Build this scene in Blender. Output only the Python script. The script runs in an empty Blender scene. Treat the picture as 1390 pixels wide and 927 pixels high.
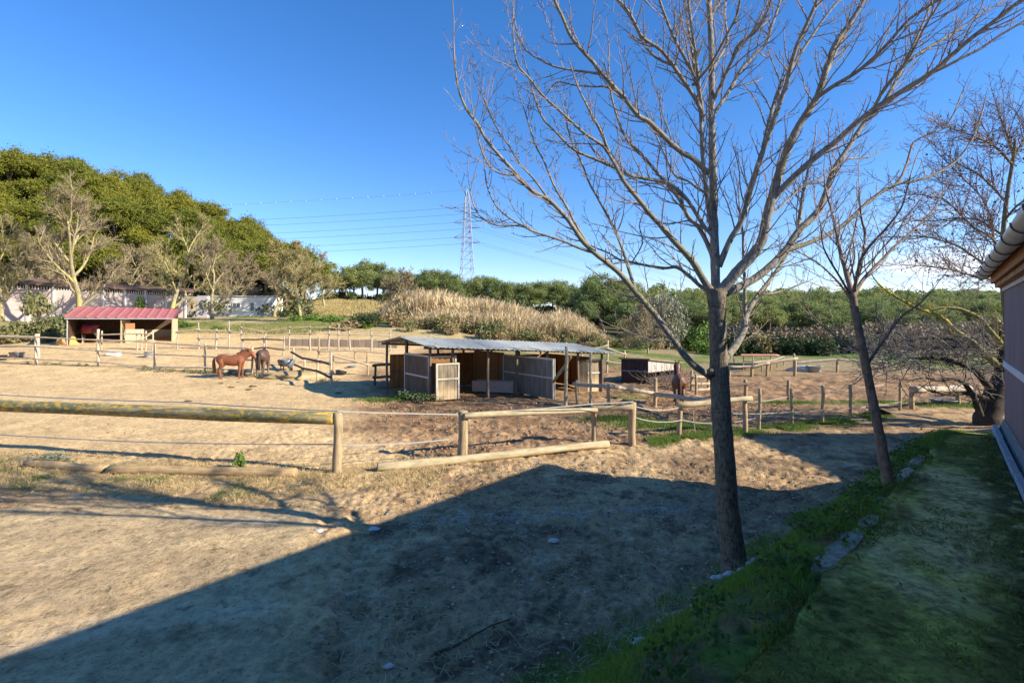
import bpy, bmesh, math, random
import numpy as np
from mathutils import Vector, Matrix, Quaternion, noise as mnoise

random.seed(7)
rng = np.random.default_rng(7)
scene = bpy.context.scene
COL = scene.collection
R = math.radians
CAMZ = 2.7
F = 700.0
U0, V0 = 695.0, 435.0

# ------------------------------------------------------------------ helpers
def P(u, v, d):
    return Vector(((u - U0) / F * d, d, CAMZ - (v - V0) / F * d))

def sstep(a, b, x):
    t = np.clip((x - a) / (b - a), 0, 1)
    return t * t * (3 - 2 * t)

def _hash(ix, iy, seed):
    h = (ix.astype(np.int64) * 374761393 + iy.astype(np.int64) * 668265263 + seed * 974634531) & 0xFFFFFFFF
    h = ((h ^ (h >> 13)) * 1274126177) & 0xFFFFFFFF
    return ((h ^ (h >> 16)) & 0xFFFF) / 65535.0

def vnoise(x, y, seed=0):
    x0 = np.floor(x); y0 = np.floor(y)
    fx = x - x0; fy = y - y0
    fx = fx * fx * (3 - 2 * fx); fy = fy * fy * (3 - 2 * fy)
    a = _hash(x0, y0, seed); b = _hash(x0 + 1, y0, seed)
    c = _hash(x0, y0 + 1, seed); d = _hash(x0 + 1, y0 + 1, seed)
    return (a * (1 - fx) + b * fx) * (1 - fy) + (c * (1 - fx) + d * fx) * fy

def fbm(x, y, s, octv=4, seed=0):
    t = 0; amp = .5; tot = 0
    x = np.asarray(x, float); y = np.asarray(y, float)
    ca, sa = math.cos(.6), math.sin(.6)
    for i in range(octv):
        t = t + amp * vnoise(x / s, y / s, seed + i * 17); tot += amp
        x, y = (x * ca - y * sa) + 13.7, (x * sa + y * ca) + 5.1
        amp *= .55; s *= .5
    return t / tot

# ------------------------------------------------------------------ terrain height
BA = (0.643, 0.766)              # direction the stable runs in
def ap(x, y):
    return BA[0] * x + BA[1] * y, BA[0] * y - BA[1] * x
def from_ap(a, p):
    return a * BA[0] - p * BA[1], a * BA[1] + p * BA[0]

PE_A = [-8, 0, 2.8, 3.75, 6.7, 9.6, 10.6, 13, 18]
PE_P = [1.0, .9, .68, .57, .27, -.02, -.3, -1.2, -2.5]
GE_A = [-8, 0, 3.05, 5.5, 8.4, 10.4, 13, 18]
GE_P = [3.6, 3.0, 2.38, 1.92, 1.47, .6, .3, -.5]
def pe(a): return np.interp(a, PE_A, PE_P)
def ge(a): return np.interp(a, GE_A, GE_P)
def terrace(a): return np.interp(a, [-8, 9.3, 11, 14.5, 22], [1.15, 1.15, .9, .42, .1])

RQ = [-1.4, -.993, -.807, -.707, -.62, -.55, -.464, -.4, -.336, -.22, -.08, 0, .15, .44, .9]
RZ = [23, 23.5, 21.5, 18, 15.5, 12.5, 9.5, 6.0, 6.2, 5.8, 4.0, 3.2, 2.4, 1.6, 1.5]
def H(x, y):
    x = np.asarray(x, float); y = np.asarray(y, float)
    a, p = ap(x, y)
    r = np.interp(y, [24, 27, 32, 36, 39, 46, 56], [0, .3, .73, 1.05, 1.25, 2.5, 3.1])
    w = np.interp(x, [-18, -6, 3, 16], [1, .75, .3, 0])
    z = r * w
    q = np.where(y > 1, x / np.maximum(y, 1), np.sign(x) * 2)
    rid = np.interp(q, RQ, RZ)
    z = z + (rid - z) * sstep(57, 88, y)
    w2 = sstep(-.05, .25, q)
    z = z + w2 * np.clip(y - 60, 0, 160) * .022
    z = z - sstep(240, 500, y) * 6 * (q > -.3)
    t = np.clip((p - pe(a)) / np.maximum(ge(a) - pe(a), .3), 0, 1)
    bank = terrace(a) * (1 - (t * t * (3 - 2 * t)) * .9 - .1 * t)
    z = z + bank * (y < 40)
    z = z - .15 * sstep(1, 5, x) * sstep(15, 19, y) * (1 - sstep(24, 34, y))
    return z

def Hf(x, y): return float(H(np.array([x]), np.array([y]))[0])

def G(u, v, dmin=1.5, dmax=160):
    ds = np.exp(np.linspace(math.log(dmin), math.log(dmax), 3000))
    x = (u - U0) / F * ds; z = CAMZ - (v - V0) / F * ds
    hh = H(x, ds)
    k = np.argmax(z <= hh)
    d = ds[k] if z[k] <= hh[k] else dmax
    return Vector(((u - U0) / F * d, d, Hf((u - U0) / F * d, d)))

def GD(u, d):
    x = (u - U0) / F * d
    return Vector((x, d, Hf(x, d)))

# ------------------------------------------------------------------ object helpers
def tag(o, label=None, cat=None, group=None, kind=None):
    if label: o['label'] = label
    if cat: o['category'] = cat
    if group: o['group'] = group
    if kind: o['kind'] = kind
    return o

def thing(name, label, cat, loc, group=None):
    o = bpy.data.objects.new(name, None)
    o.empty_display_size = .2
    COL.objects.link(o); o.location = loc
    return tag(o, label, cat, group)

def link(name, me, mat=None, parent=None, M=None, smooth=False):
    o = bpy.data.objects.new(name, me)
    if mat is not None and not me.materials: me.materials.append(mat)
    COL.objects.link(o)
    if M is None: M = Matrix()
    if parent is not None:
        o.parent = parent
        W = Matrix()
        q = parent
        while q is not None:
            W = q.matrix_basis @ W
            q = q.parent
        M = W.inverted() @ M
    o.matrix_basis = M
    if smooth:
        me.polygons.foreach_set('use_smooth', [True] * len(me.polygons))
    return o

def np_mesh(name, V, Q, k=4, smooth=False, col=None):
    V = np.asarray(V, np.float32); Q = np.asarray(Q, np.int32)
    me = bpy.data.meshes.new(name)
    me.vertices.add(len(V)); me.vertices.foreach_set('co', V.ravel())
    n = len(Q)
    me.loops.add(n * k); me.loops.foreach_set('vertex_index', Q.ravel())
    me.polygons.add(n)
    me.polygons.foreach_set('loop_start', np.arange(0, n * k, k, dtype=np.int32))
    me.polygons.foreach_set('loop_total', np.full(n, k, np.int32))
    if smooth: me.polygons.foreach_set('use_smooth', np.ones(n, bool))
    me.update(calc_edges=True)
    if col is not None:
        at = me.color_attributes.new('Col', 'FLOAT_COLOR', 'POINT')
        c4 = np.ones((len(V), 4), np.float32); c4[:, :3] = col
        at.data.foreach_set('color', c4.ravel())
    me.validate()
    return me

class MB:
    def __init__(s): s.v = []; s.f = []
    def box(s, c, size, M=None):
        i = len(s.v); c = Vector(c)
        for sx in (-.5, .5):
            for sy in (-.5, .5):
                for sz in (-.5, .5):
                    p = c + Vector((sx * size[0], sy * size[1], sz * size[2]))
                    s.v.append(M @ p if M else p)
        for q in ((0,1,3,2),(4,6,7,5),(0,4,5,1),(2,3,7,6),(0,2,6,4),(1,5,7,3)):
            s.f.append([i + k for k in q])
        return s
    def quad_prism(s, top, bot):
        """top / bot: lists of same length of points"""
        i = len(s.v); n = len(top)
        s.v += [Vector(p) for p in bot] + [Vector(p) for p in top]
        s.f.append([i + k for k in range(n)][::-1]); s.f.append([i + n + k for k in range(n)])
        for k in range(n):
            j = (k + 1) % n
            s.f.append([i + k, i + j, i + n + j, i + n + k])
        return s
    def tube(s, pts, rad, n=8, cap=True, jit=0):
        pts = [Vector(p) for p in pts]
        if not hasattr(rad, '__len__'): rad = [rad] * len(pts)
        base = len(s.v); up = None
        for k, p in enumerate(pts):
            d = (pts[min(k + 1, len(pts) - 1)] - pts[max(k - 1, 0)])
            if d.length < 1e-7: d = Vector((0, 0, 1))
            d.normalize()
            if up is None:
                up = Vector((0, 0, 1)) if abs(d.z) < .9 else Vector((1, 0, 0))
            a = d.cross(up)
            if a.length < 1e-5: a = d.orthogonal()
            a.normalize(); b = a.cross(d); up = b
            for i in range(n):
                t = 2 * math.pi * i / n
                r = rad[k] * (1 + (random.uniform(-jit, jit) if jit else 0))
                s.v.append(p + (a * math.cos(t) + b * math.sin(t)) * r)
        for k in range(len(pts) - 1):
            for i in range(n):
                j = (i + 1) % n
                s.f.append([base + k * n + i, base + k * n + j, base + (k + 1) * n + j, base + (k + 1) * n + i])
        if cap:
            s.f.append([base + i for i in range(n)])
            e = base + (len(pts) - 1) * n
            s.f.append([e + i for i in range(n)][::-1])
        return s
    def lathe(s, prof, n=20, M=None):
        base = len(s.v)
        for r, z in prof:
            for i in range(n):
                t = 2 * math.pi * i / n
                p = Vector((r * math.cos(t), r * math.sin(t), z))
                s.v.append(M @ p if M else p)
        for k in range(len(prof) - 1):
            for i in range(n):
                j = (i + 1) % n
                s.f.append([base + k * n + i, base + k * n + j, base + (k + 1) * n + j, base + (k + 1) * n + i])
        return s
    def mesh(s, name, smooth=False, fix=True):
        me = bpy.data.meshes.new(name)
        me.from_pydata([tuple(p) for p in s.v], [], s.f)
        if fix:
            bm = bmesh.new(); bm.from_mesh(me)
            bmesh.ops.recalc_face_normals(bm, faces=bm.faces)
            bm.to_mesh(me); bm.free()
        if smooth: me.polygons.foreach_set('use_smooth', [True] * len(me.polygons))
        me.update()
        return me
    def build(s, name, mat, parent=None, M=None, smooth=False):
        return link(name, s.mesh(name, smooth), mat, parent, M)

def frame_z(p0, p1, xref=None):
    p0 = Vector(p0); p1 = Vector(p1)
    z = (p1 - p0).normalized()
    x = Vector(xref) if xref is not None else (Vector((0, 0, 1)).cross(z) if abs(z.z) < .95 else Vector((1, 0, 0)))
    x = (x - z * x.dot(z)).normalized(); y = z.cross(x)
    M = Matrix((x, y, z)).transposed().to_4x4(); M.translation = p0
    return M

def log(name, p0, p1, r0, r1, mat, parent=None, n=12, wob=.012, knots=True):
    """a round timber along its own local Z"""
    L = (Vector(p1) - Vector(p0)).length
    m = max(3, min(14, int(L / .35) + 2))
    pts = []; rad = []
    ph = random.uniform(0, 6)
    for i in range(m + 1):
        t = i / m
        pts.append((wob * math.sin(ph + t * 5) * (0 < i < m), wob * math.cos(ph * 2 + t * 4) * (0 < i < m), t * L))
        rad.append((r0 + (r1 - r0) * t) * random.uniform(.95, 1.05))
    pts = [pts[0]] + pts[:1] + pts[1:]
    # small chamfer at each end
    rr = [rad[0] * .86] + rad
    pts[1] = (0, 0, r0 * .12)
    pts.append(pts[-1]); rr.append(rad[-1] * .86)
    pts[-2] = (pts[-2][0], pts[-2][1], L - r1 * .12)
    mb = MB().tube(pts, rr, n, True, .05)
    me = mb.mesh(name)
    for poly in me.polygons:
        poly.use_smooth = len(poly.vertices) == 4
    return link(name, me, mat, parent, frame_z(p0, p1))

# ------------------------------------------------------------------ material helpers
class NT:
    def __init__(s, name):
        s.m = bpy.data.materials.new(name); s.m.use_nodes = True
        s.t = s.m.node_tree; s.t.nodes.clear()
        s.out = s.n('ShaderNodeOutputMaterial'); s.b = s.n('ShaderNodeBsdfPrincipled')
        s.l(s.b.outputs[0], s.out.inputs[0])
    def n(s, typ, **kw):
        x = s.t.nodes.new(typ)
        for k, v in kw.items(): setattr(x, k, v)
        return x
    def l(s, a, b): s.t.links.new(a, b)
    def coord(s, kind='Object', scale=(1, 1, 1)):
        tc = s.n('ShaderNodeTexCoord'); mp = s.n('ShaderNodeMapping')
        mp.inputs['Scale'].default_value = scale
        s.l(tc.outputs[kind], mp.inputs[0]); return mp.outputs[0]
    def pos(s, scale=(1, 1, 1)):
        g = s.n('ShaderNodeNewGeometry'); mp = s.n('ShaderNodeMapping')
        mp.inputs['Scale'].default_value = scale
        s.l(g.outputs['Position'], mp.inputs[0]); return mp.outputs[0]
    def noise(s, vec, scale, det=5, rough=.6, dist=0):
        x = s.n('ShaderNodeTexNoise'); s.l(vec, x.inputs['Vector'])
        x.inputs['Scale'].default_value = scale; x.inputs['Detail'].default_value = det
        x.inputs['Roughness'].default_value = rough; x.inputs['Distortion'].default_value = dist
        return x.outputs['Fac']
    def ramp(s, fac, stops):
        x = s.n('ShaderNodeValToRGB'); e = x.color_ramp.elements
        while len(e) < len(stops): e.new(.5)
        for k, (p, c) in enumerate(stops):
            e[k].position = p; e[k].color = (*c, 1) if hasattr(c, '__len__') else (c, c, c, 1)
        s.l(fac, x.inputs[0]); return x.outputs[0]
    def mix(s, fac, a, b, mode='MIX'):
        x = s.n('ShaderNodeMix', data_type='RGBA', blend_type=mode)
        for sock, val in ((x.inputs[0], fac), (x.inputs[6], a), (x.inputs[7], b)):
            if isinstance(val, bpy.types.NodeSocket): s.l(val, sock)
            elif hasattr(val, '__len__'): sock.default_value = (*val, 1)
            else: sock.default_value = val
        return x.outputs[2]
    def math(s, op, a, b=0, clamp=False):
        x = s.n('ShaderNodeMath', operation=op, use_clamp=clamp)
        for sock, val in ((x.inputs[0], a), (x.inputs[1], b)):
            if isinstance(val, bpy.types.NodeSocket): s.l(val, sock)
            else: sock.default_value = val
        return x.outputs[0]
    def bump(s, h, strength=.5, dist=.02):
        x = s.n('ShaderNodeBump'); x.inputs['Strength'].default_value = strength
        x.inputs['Distance'].default_value = dist
        s.l(h, x.inputs['Height']); s.l(x.outputs[0], s.b.inputs['Normal'])
    def set(s, color=None, rough=.8, metal=0, spec=.3):
        if color is not None:
            if isinstance(color, bpy.types.NodeSocket): s.l(color, s.b.inputs['Base Color'])
            else: s.b.inputs['Base Color'].default_value = (*color, 1)
        s.b.inputs['Roughness'].default_value = rough; s.b.inputs['Metallic'].default_value = metal
        s.b.inputs['Specular IOR Level'].default_value = spec
        return s.m

def m_noise(name, c0, c1, scale=6, rough=.85, bump=.4, stretch=(1, 1, 1), det=6, c2=None, dist=.01, spec=.25, metal=0):
    t = NT(name); v = t.coord('Object', stretch)
    f = t.noise(v, scale, det)
    st = [(.3, c0), (.7, c1)] if c2 is None else [(.25, c0), (.52, c1), (.75, c2)]
    c = t.ramp(f, st)
    if bump: t.bump(f, bump, dist)
    return t.set(c, rough, metal, spec)

def m_log(name, base, dark, lichen=None, pale=None, lich_amt=.62):
    t = NT(name)
    v = t.coord('Object', (14, 14, 1.1)); g = t.noise(v, 2.2, 7, .65)
    v2 = t.coord('Object', (3, 3, 1.6)); f2 = t.noise(v2, 2.5, 4)
    c = t.ramp(g, [(.3, dark), (.6, base)])
    c = t.mix(t.ramp(f2, [(.42, 0), (.68, .75)]), c, pale if pale else tuple(min(1, k * 1.35) for k in base))
    if lichen:
        v3 = t.coord('Object', (5, 5, 2.4)); f3 = t.noise(v3, 2.6, 7, .7)
        v4 = t.coord('Object', (4, 4, 1.2)); f4 = t.noise(v4, 1.2, 3, .5)
        k = t.ramp(f3, [(lich_amt - .06, 0), (lich_amt, 1)])
        c = t.mix(t.ramp(f4, [(.46, 0), (.52, .8)]), c, (.13, .14, .075))
        c = t.mix(k, c, lichen)
    t.bump(g, .5, .012)
    return t.set(c, .85, 0, .2)

def m_plank(name, base, dark, bottom=None, zfade=.6, width=.14, stain=.5):
    """upright weathered boards in the object's local X, grain along local Z"""
    t = NT(name)
    tc = t.n('ShaderNodeTexCoord'); sp = t.n('ShaderNodeSeparateXYZ'); t.l(tc.outputs['Object'], sp.inputs[0])
    xi = t.math('DIVIDE', sp.outputs[0], width)
    cell = t.math('FLOOR', xi); fr = t.math('FRACT', xi)
    wn = t.n('ShaderNodeTexWhiteNoise', noise_dimensions='1D'); t.l(cell, wn.inputs['W'])
    g = t.noise(t.coord('Object', (22, 22, 1.3)), 1.6, 7, .65)
    big = t.noise(t.coord('Object', (4, 4, 1.0)), 1.3, 4)
    c = t.ramp(g, [(.28, dark), (.66, base)])
    c = t.mix(t.math('MULTIPLY', wn.outputs[0], .45), c, dark)
    c = t.mix(t.ramp(big, [(.4, 0), (.7, stain)]), c, tuple(k * .45 for k in dark))
    if bottom:
        h = t.math('ADD', sp.outputs[2], t.math('MULTIPLY', t.noise(t.coord('Object', (9, 9, 1)), 1, 4), .35))
        k = t.ramp(t.math('DIVIDE', h, zfade), [(.55, 1), (1.0, 0)])
        c = t.mix(k, c, bottom)
    gap = t.ramp(fr, [(.0, 0), (.06, 1), (.94, 1), (1.0, 0)])
    c = t.mix(gap, tuple(k * .25 for k in dark), c)
    hh = t.math('ADD', t.math('MULTIPLY', g, .4), gap)
    t.bump(hh, .6, .01)
    return t.set(c, .85, 0, .2)

def m_leaf(name, c0, c1, trans=.25, c2=None):
    t = NT(name)
    g = t.n('ShaderNodeNewGeometry'); oi = t.n('ShaderNodeObjectInfo')
    c = t.mix(g.outputs['Random Per Island'], c0, c1)
    if c2: c = t.mix(t.math('MULTIPLY', oi.outputs['Random'], .8), c, c2)
    t.set(c, .65, 0, .2)
    if trans:
        tr = t.n('ShaderNodeBsdfTranslucent'); t.l(c, tr.inputs[0])
        mx = t.n('ShaderNodeMixShader'); mx.inputs[0].default_value = trans
        t.l(t.b.outputs[0], mx.inputs[1]); t.l(tr.outputs[0], mx.inputs[2]); t.l(mx.outputs[0], t.out.inputs[0])
    return t.m

def m_bark(name, pale, dark, lichen=None, scale=1.0, ring=True):
    t = NT(name)
    p1 = t.pos((9 * scale, 9 * scale, 3.0 * scale)); f = t.noise(p1, 2.4, 7, .7)
    p2 = t.pos((2.5, 2.5, 9 * scale)); r = t.noise(p2, 2.2, 3, .6)
    c = t.ramp(f, [(.32, dark), (.6, pale)])
    if ring: c = t.mix(t.ramp(r, [(.34, .5), (.42, 0)]), c, dark)
    if lichen:
        l = t.noise(t.pos((1, 1, 1)), 1.6, 5, .6)
        c = t.mix(t.ramp(l, [(.5, 0), (.6, .8)]), c, lichen)
    t.bump(t.math('ADD', f, t.math('MULTIPLY', r, .5)), .5, .008)
    return t.set(c, .9, 0, .15)
# ------------------------------------------------------------------ camera, sun, sky
cam = bpy.data.cameras.new('camera'); cam.sensor_width = 36; cam.lens = F / 1390 * 36
cam.shift_y = -28.5 / 1390; cam.clip_end = 5000; cam.clip_start = .05
camo = bpy.data.objects.new('camera', cam); COL.objects.link(camo)
camo.location = (0, 0, CAMZ); camo.rotation_euler = (R(90), 0, 0); scene.camera = camo

SUN_EL = R(27)
SUNH = Vector((.95, -.313, 0)).normalized()
SUN = SUNH * math.cos(SUN_EL) + Vector((0, 0, math.sin(SUN_EL)))
sl = bpy.data.lights.new('sun', 'SUN'); sl.energy = 5.0; sl.angle = R(.53); sl.color = (1, .905, .73)
so = bpy.data.objects.new('sun', sl); COL.objects.link(so)
so.rotation_euler = SUN.to_track_quat('Z', 'Y').to_euler(); so.location = (30, -20, 40)

w = bpy.data.worlds.new('World'); scene.world = w; w.use_nodes = True
nt = w.node_tree; nt.nodes.clear()
sky = nt.nodes.new('ShaderNodeTexSky'); sky.sky_type = 'NISHITA'; sky.sun_disc = False
sky.sun_elevation = SUN_EL; sky.sun_rotation = math.atan2(SUNH.x, SUNH.y)
sky.altitude = 300; sky.air_density = 1.0; sky.dust_density = .05; sky.ozone_density = 4.0
bg = nt.nodes.new('ShaderNodeBackground'); bg.inputs[1].default_value = .118
wo = nt.nodes.new('ShaderNodeOutputWorld')
# thin clouds low over the right horizon
tc = nt.nodes.new('ShaderNodeTexCoord')
mp = nt.nodes.new('ShaderNodeMapping'); mp.inputs['Scale'].default_value = (3, 3, 11)
nt.links.new(tc.outputs['Generated'], mp.inputs[0])
nz = nt.nodes.new('ShaderNodeTexNoise'); nz.inputs['Scale'].default_value = 1.7; nz.inputs['Detail'].default_value = 7
nt.links.new(mp.outputs[0], nz.inputs['Vector'])
cr = nt.nodes.new('ShaderNodeValToRGB'); cr.color_ramp.elements[0].position = .47; cr.color_ramp.elements[1].position = .68
nt.links.new(nz.outputs['Fac'], cr.inputs[0])
dt = nt.nodes.new('ShaderNodeVectorMath'); dt.operation = 'DOT_PRODUCT'
cd = P(1265, 362, 1.0) - Vector((0, 0, CAMZ)); cd.normalize(); dt.inputs[1].default_value = cd
nt.links.new(tc.outputs['Generated'], dt.inputs[0])
mr = nt.nodes.new('ShaderNodeMapRange'); mr.inputs[1].default_value = .992; mr.inputs[2].default_value = .9993
nt.links.new(dt.outputs['Value'], mr.inputs[0])
mu = nt.nodes.new('ShaderNodeMath'); mu.operation = 'MULTIPLY'; mu.use_clamp = True
nt.links.new(cr.outputs[0], mu.inputs[0]); nt.links.new(mr.outputs[0], mu.inputs[1])
hs = nt.nodes.new('ShaderNodeHueSaturation'); hs.inputs['Saturation'].default_value = 1.24
nt.links.new(sky.outputs[0], hs.inputs['Color'])
tint = nt.nodes.new('ShaderNodeMix'); tint.data_type = 'RGBA'; tint.blend_type = 'MULTIPLY'
tint.inputs[0].default_value = 1; tint.inputs[7].default_value = (1.0, .87, .97, 1)
nt.links.new(hs.outputs[0], tint.inputs[6])
mxw = nt.nodes.new('ShaderNodeMix'); mxw.data_type = 'RGBA'
nt.links.new(mu.outputs[0], mxw.inputs[0]); nt.links.new(tint.outputs[2], mxw.inputs[6])
mxw.inputs[7].default_value = (4.6, 4.9, 5.4, 1)
nt.links.new(mxw.outputs[2], bg.inputs[0]); nt.links.new(bg.outputs[0], wo.inputs[0])

vs = scene.view_settings; vs.view_transform = 'Standard'; vs.look = 'None'; vs.gamma = 1; vs.exposure = 1.05
scene.cycles.max_bounces = 6; scene.cycles.diffuse_bounces = 3; scene.cycles.transparent_max_bounces = 4
scene.cycles.use_denoising = True

# ------------------------------------------------------------------ materials
M_post = m_log('weathered_post_wood', (.36, .27, .16), (.17, .13, .085))
M_lichen = m_log('lichen_log_wood', (.30, .25, .13), (.12, .10, .06), (.50, .32, .06), (.42, .34, .2), .57)
M_pale = m_log('pale_log_wood', (.44, .36, .22), (.23, .18, .105), None, (.52, .45, .30))
M_greyrail = m_log('grey_rail_wood', (.40, .34, .26), (.2, .165, .125))
M_darkrail = m_log('dark_rail_wood', (.13, .10, .07), (.06, .045, .03))
M_whiterail = m_log('whitish_rail_wood', (.47, .38, .27), (.27, .21, .14))
M_oldlog = m_log('old_border_log', (.42, .29, .15), (.22, .15, .08))
M_tape = m_noise('electric_tape', (.32, .30, .27), (.46, .44, .41), 40, .5, .1)
M_rope = m_noise('rope', (.5, .45, .36), (.68, .62, .5), 60, .8, .3)

# ------------------------------------------------------------------ terrain
FX = [-30, -10.5, -3.1, -1.0, 2.6, 3.9, 6.1, 9.3, 12.2, 16, 22]
FY = [13.5, 10.4, 9.2, 10.2, 11.3, 12.0, 12.8, 14.2, 15.7, 17.5, 20]
def fence_y(x): return np.interp(x, FX, FY)

def ground_color(x, y):
    a, p = ap(x, y)
    n1 = fbm(x, y, 2.2, 5, 3); n2 = fbm(x, y, .55, 5, 11); n3 = fbm(x, y, .16, 4, 23); n4 = fbm(x, y, 7.0, 4, 31)
    def C(*c): return np.array(c)[None, :]
    def mx(c, k, d): k = np.clip(k, 0, 1)[:, None]; return c * (1 - k) + d * k
    N = len(x)
    sand = C(.66, .46, .235) * (0.82 + .36 * n1)[:, None]
    soil = mx(np.repeat(C(.38, .235, .125), N, 0), sstep(.35, .62, n2), C(.22, .13, .07))
    soil = mx(soil, sstep(.55, .75, n3) * .8, C(.40, .27, .15))
    road = mx(np.repeat(C(.53, .36, .185), N, 0), sstep(.42, .62, n1), C(.43, .285, .145))
    road = mx(road, sstep(.55, .72, n2) * .75, C(.22, .135, .075))
    road = mx(road, sstep(.6, .8, n3) * .5, C(.58, .43, .27))
    pale = mx(np.repeat(C(.53, .39, .215), N, 0), sstep(.4, .65, n1), C(.45, .325, .18))
    pale = mx(pale, sstep(.56, .74, n2) * .45, C(.30, .22, .135))
    dry = mx(np.repeat(C(.50, .36, .165), N, 0), sstep(.35, .65, n3), C(.34, .235, .11))
    green = mx(np.repeat(C(.09, .16, .03), N, 0), sstep(.4, .65, n2), C(.16, .17, .05))
    fy = fence_y(x)
    ins = sstep(-.35, .25, y - fy + (n2 - .5) * .7)
    # soil right of the sand arena
    xb = np.interp(y, [9, 11, 14, 18, 23, 30], [-2.2, -2.6, -4.0, -5.6, -7.2, -6])
    isoil = sstep(-1.2, 1.2, x - xb + (n1 - .5) * 3)
    inner = mx(sand, isoil, soil)
    inner = mx(inner, sstep(.62, .78, n2) * .35 * (1 - isoil), C(.36, .25, .14))
    # churned darker strip just inside the left fence
    st = sstep(0, .5, y - fy) * (1 - sstep(1.0, 2.2, y - fy)) * (x < -2) * sstep(.38, .6, n1)
    inner = mx(inner, st * .7, C(.30, .20, .11))
    outer = road
    # dry grass strip outside the left fence
    dg = sstep(-1.9, -1.0, y - fy + (n1 - .5) * 1.2) * (x < -1.2)
    outer = mx(outer, dg * (.55 + .45 * sstep(.4, .6, n2)), dry)
    gsp = dg * sstep(.60, .68, n2) * (x < -4.5)
    outer = mx(outer, gsp * .75, green)
    # hard pale ground front left
    pl = sstep(-.08, .14, -2.25 - x - (y - 6) * .25 + (n1 - .5) * 1.0) * (1 - sstep(6.9, 7.7, y + (n1 - .5)))
    outer = mx(outer, pl, pale)
    # dark trodden lane in front of the bank and rubble line
    # wheel-brushed streaks on the hard ground
    sk = fbm(x * .9 + y * .5, (y - x * .3) * 6, 2.2, 4, 55)
    outer = mx(outer, pl * sstep(.5, .72, sk) * .55, C(.40, .29, .165)); outer = mx(outer, pl * sstep(.52, .75, 1 - sk) * .5, C(.64, .50, .33))
    dk = sstep(.42, .66, fbm(x, y, 1.1, 5, 77)) * (x > -1.6)
    outer = mx(outer, dk * .6, C(.22, .14, .08))
    n5 = fbm(x, y, .42, 5, 133); n6 = fbm(x, y, .15, 4, 134)
    outer = mx(outer, sstep(.56, .66, n5 * .7 + n6 * .3) * (x > -1.8) * .75, C(.135, .085, .05))
    outer = mx(outer, sstep(.60, .72, n6 * .6 + .4 * (1 - n5)) * (x > -1.8) * .5, C(.56, .44, .29))
    rub = np.exp(-((y - (7.1 + .12 * (x + .5))) / .22) ** 2) * sstep(-1.5, -.9, x) * (1 - sstep(2.3, 3.2, x)) * sstep(.45, .6, n3)
    outer = mx(outer, rub * .35, C(.48, .45, .41))
    rut = np.exp(-((x + .25 - (y - 4.2) * .9) / .07) ** 2) * (y < 5.0) * (y > 3.9)
    outer = mx(outer, rut * .6, C(.08, .055, .04))
    c = mx(outer, ins, inner)
    # bright green fringe under the wire fence on the right and a few patches inside
    gf = np.exp(-((y - fy + .15) / .28) ** 2) * sstep(3.0, 3.6, x) * (1 - sstep(10.2, 11.2, x)) * sstep(.32, .5, n2 + .1 * n3)
    c = mx(c, gf * .95, C(.13, .20, .035))
    for (gx, gy, gr) in ((3.6, 13.4, .8), (4.4, 13.0, .5), (2.9, 14.2, .6), (12.5, 17.6, .9), (14.5, 16.8, 1.0), (9.5, 17.5, .7), (4.3, 19.0, .5)):
        k = np.exp(-(((x - gx) / 1.5) ** 2 + ((y - gy) / .6) ** 2) / gr ** 2) * sstep(.4, .55, n2)
        c = mx(c, k * 1.2, C(.12, .19, .035))
    # bank grass
    t = (p - pe(a)) / np.maximum(ge(a) - pe(a), .3)
    gk = (1 - sstep(.75, 1.08, t + (n2 - .5) * .6)) * (y < 18) * (a < 12.3)
    gc = mx(np.repeat(C(.13, .20, .035), N, 0), sstep(.4, .6, n2), C(.17, .12, .065))
    gc = mx(gc, sstep(.55, .7, n3), C(.15, .17, .05))
    c = mx(c, gk, gc)
    # bare earth beyond the end of the path
    # back field: sand then green bank, low on the right stays soil
    left = 1 - sstep(-6, 2, x)
    far = sstep(38, 44, y + (n4 - .5) * 5)
    gb = mx(np.repeat(C(.20, .21, .06), N, 0), sstep(.38, .54, n4 + (n1 - .5) * .5), C(.46, .36, .18))
    c = mx(c, far * left, gb)
    fr = sstep(25, 32, y + (n4 - .5) * 6) * sstep(2, 8, x)
    gr = mx(np.repeat(C(.14, .19, .045), N, 0), sstep(.45, .6, n4 + (n1 - .5) * .4), C(.33, .25, .14))
    c = mx(c, fr, gr)
    md = sstep(-6, 2, x) * (1 - sstep(2, 8, x)) * sstep(30, 38, y)
    c = mx(c, md, gb)
    # dry meadow on the mound, woodland floor on the hills
    q = x / np.maximum(y, 1)
    tan = mx(np.repeat(C(.46, .36, .17), N, 0), sstep(.45, .65, n4), C(.26, .23, .08))
    c = mx(c, sstep(56, 62, y) * sstep(-.44, -.36, q) * (1 - sstep(-.2, -.1, q)), tan)
    fl = mx(np.repeat(C(.12, .105, .05), N, 0), sstep(.4, .6, n4), C(.07, .075, .03))
    c = mx(c, sstep(56, 62, y) * (1 - sstep(-.44, -.38, q)), fl)
    c = mx(c, sstep(42, 54, y) * sstep(-.05, .1, q), fl)
    c = mx(c, sstep(86, 94, y), fl)
    return c

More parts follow.
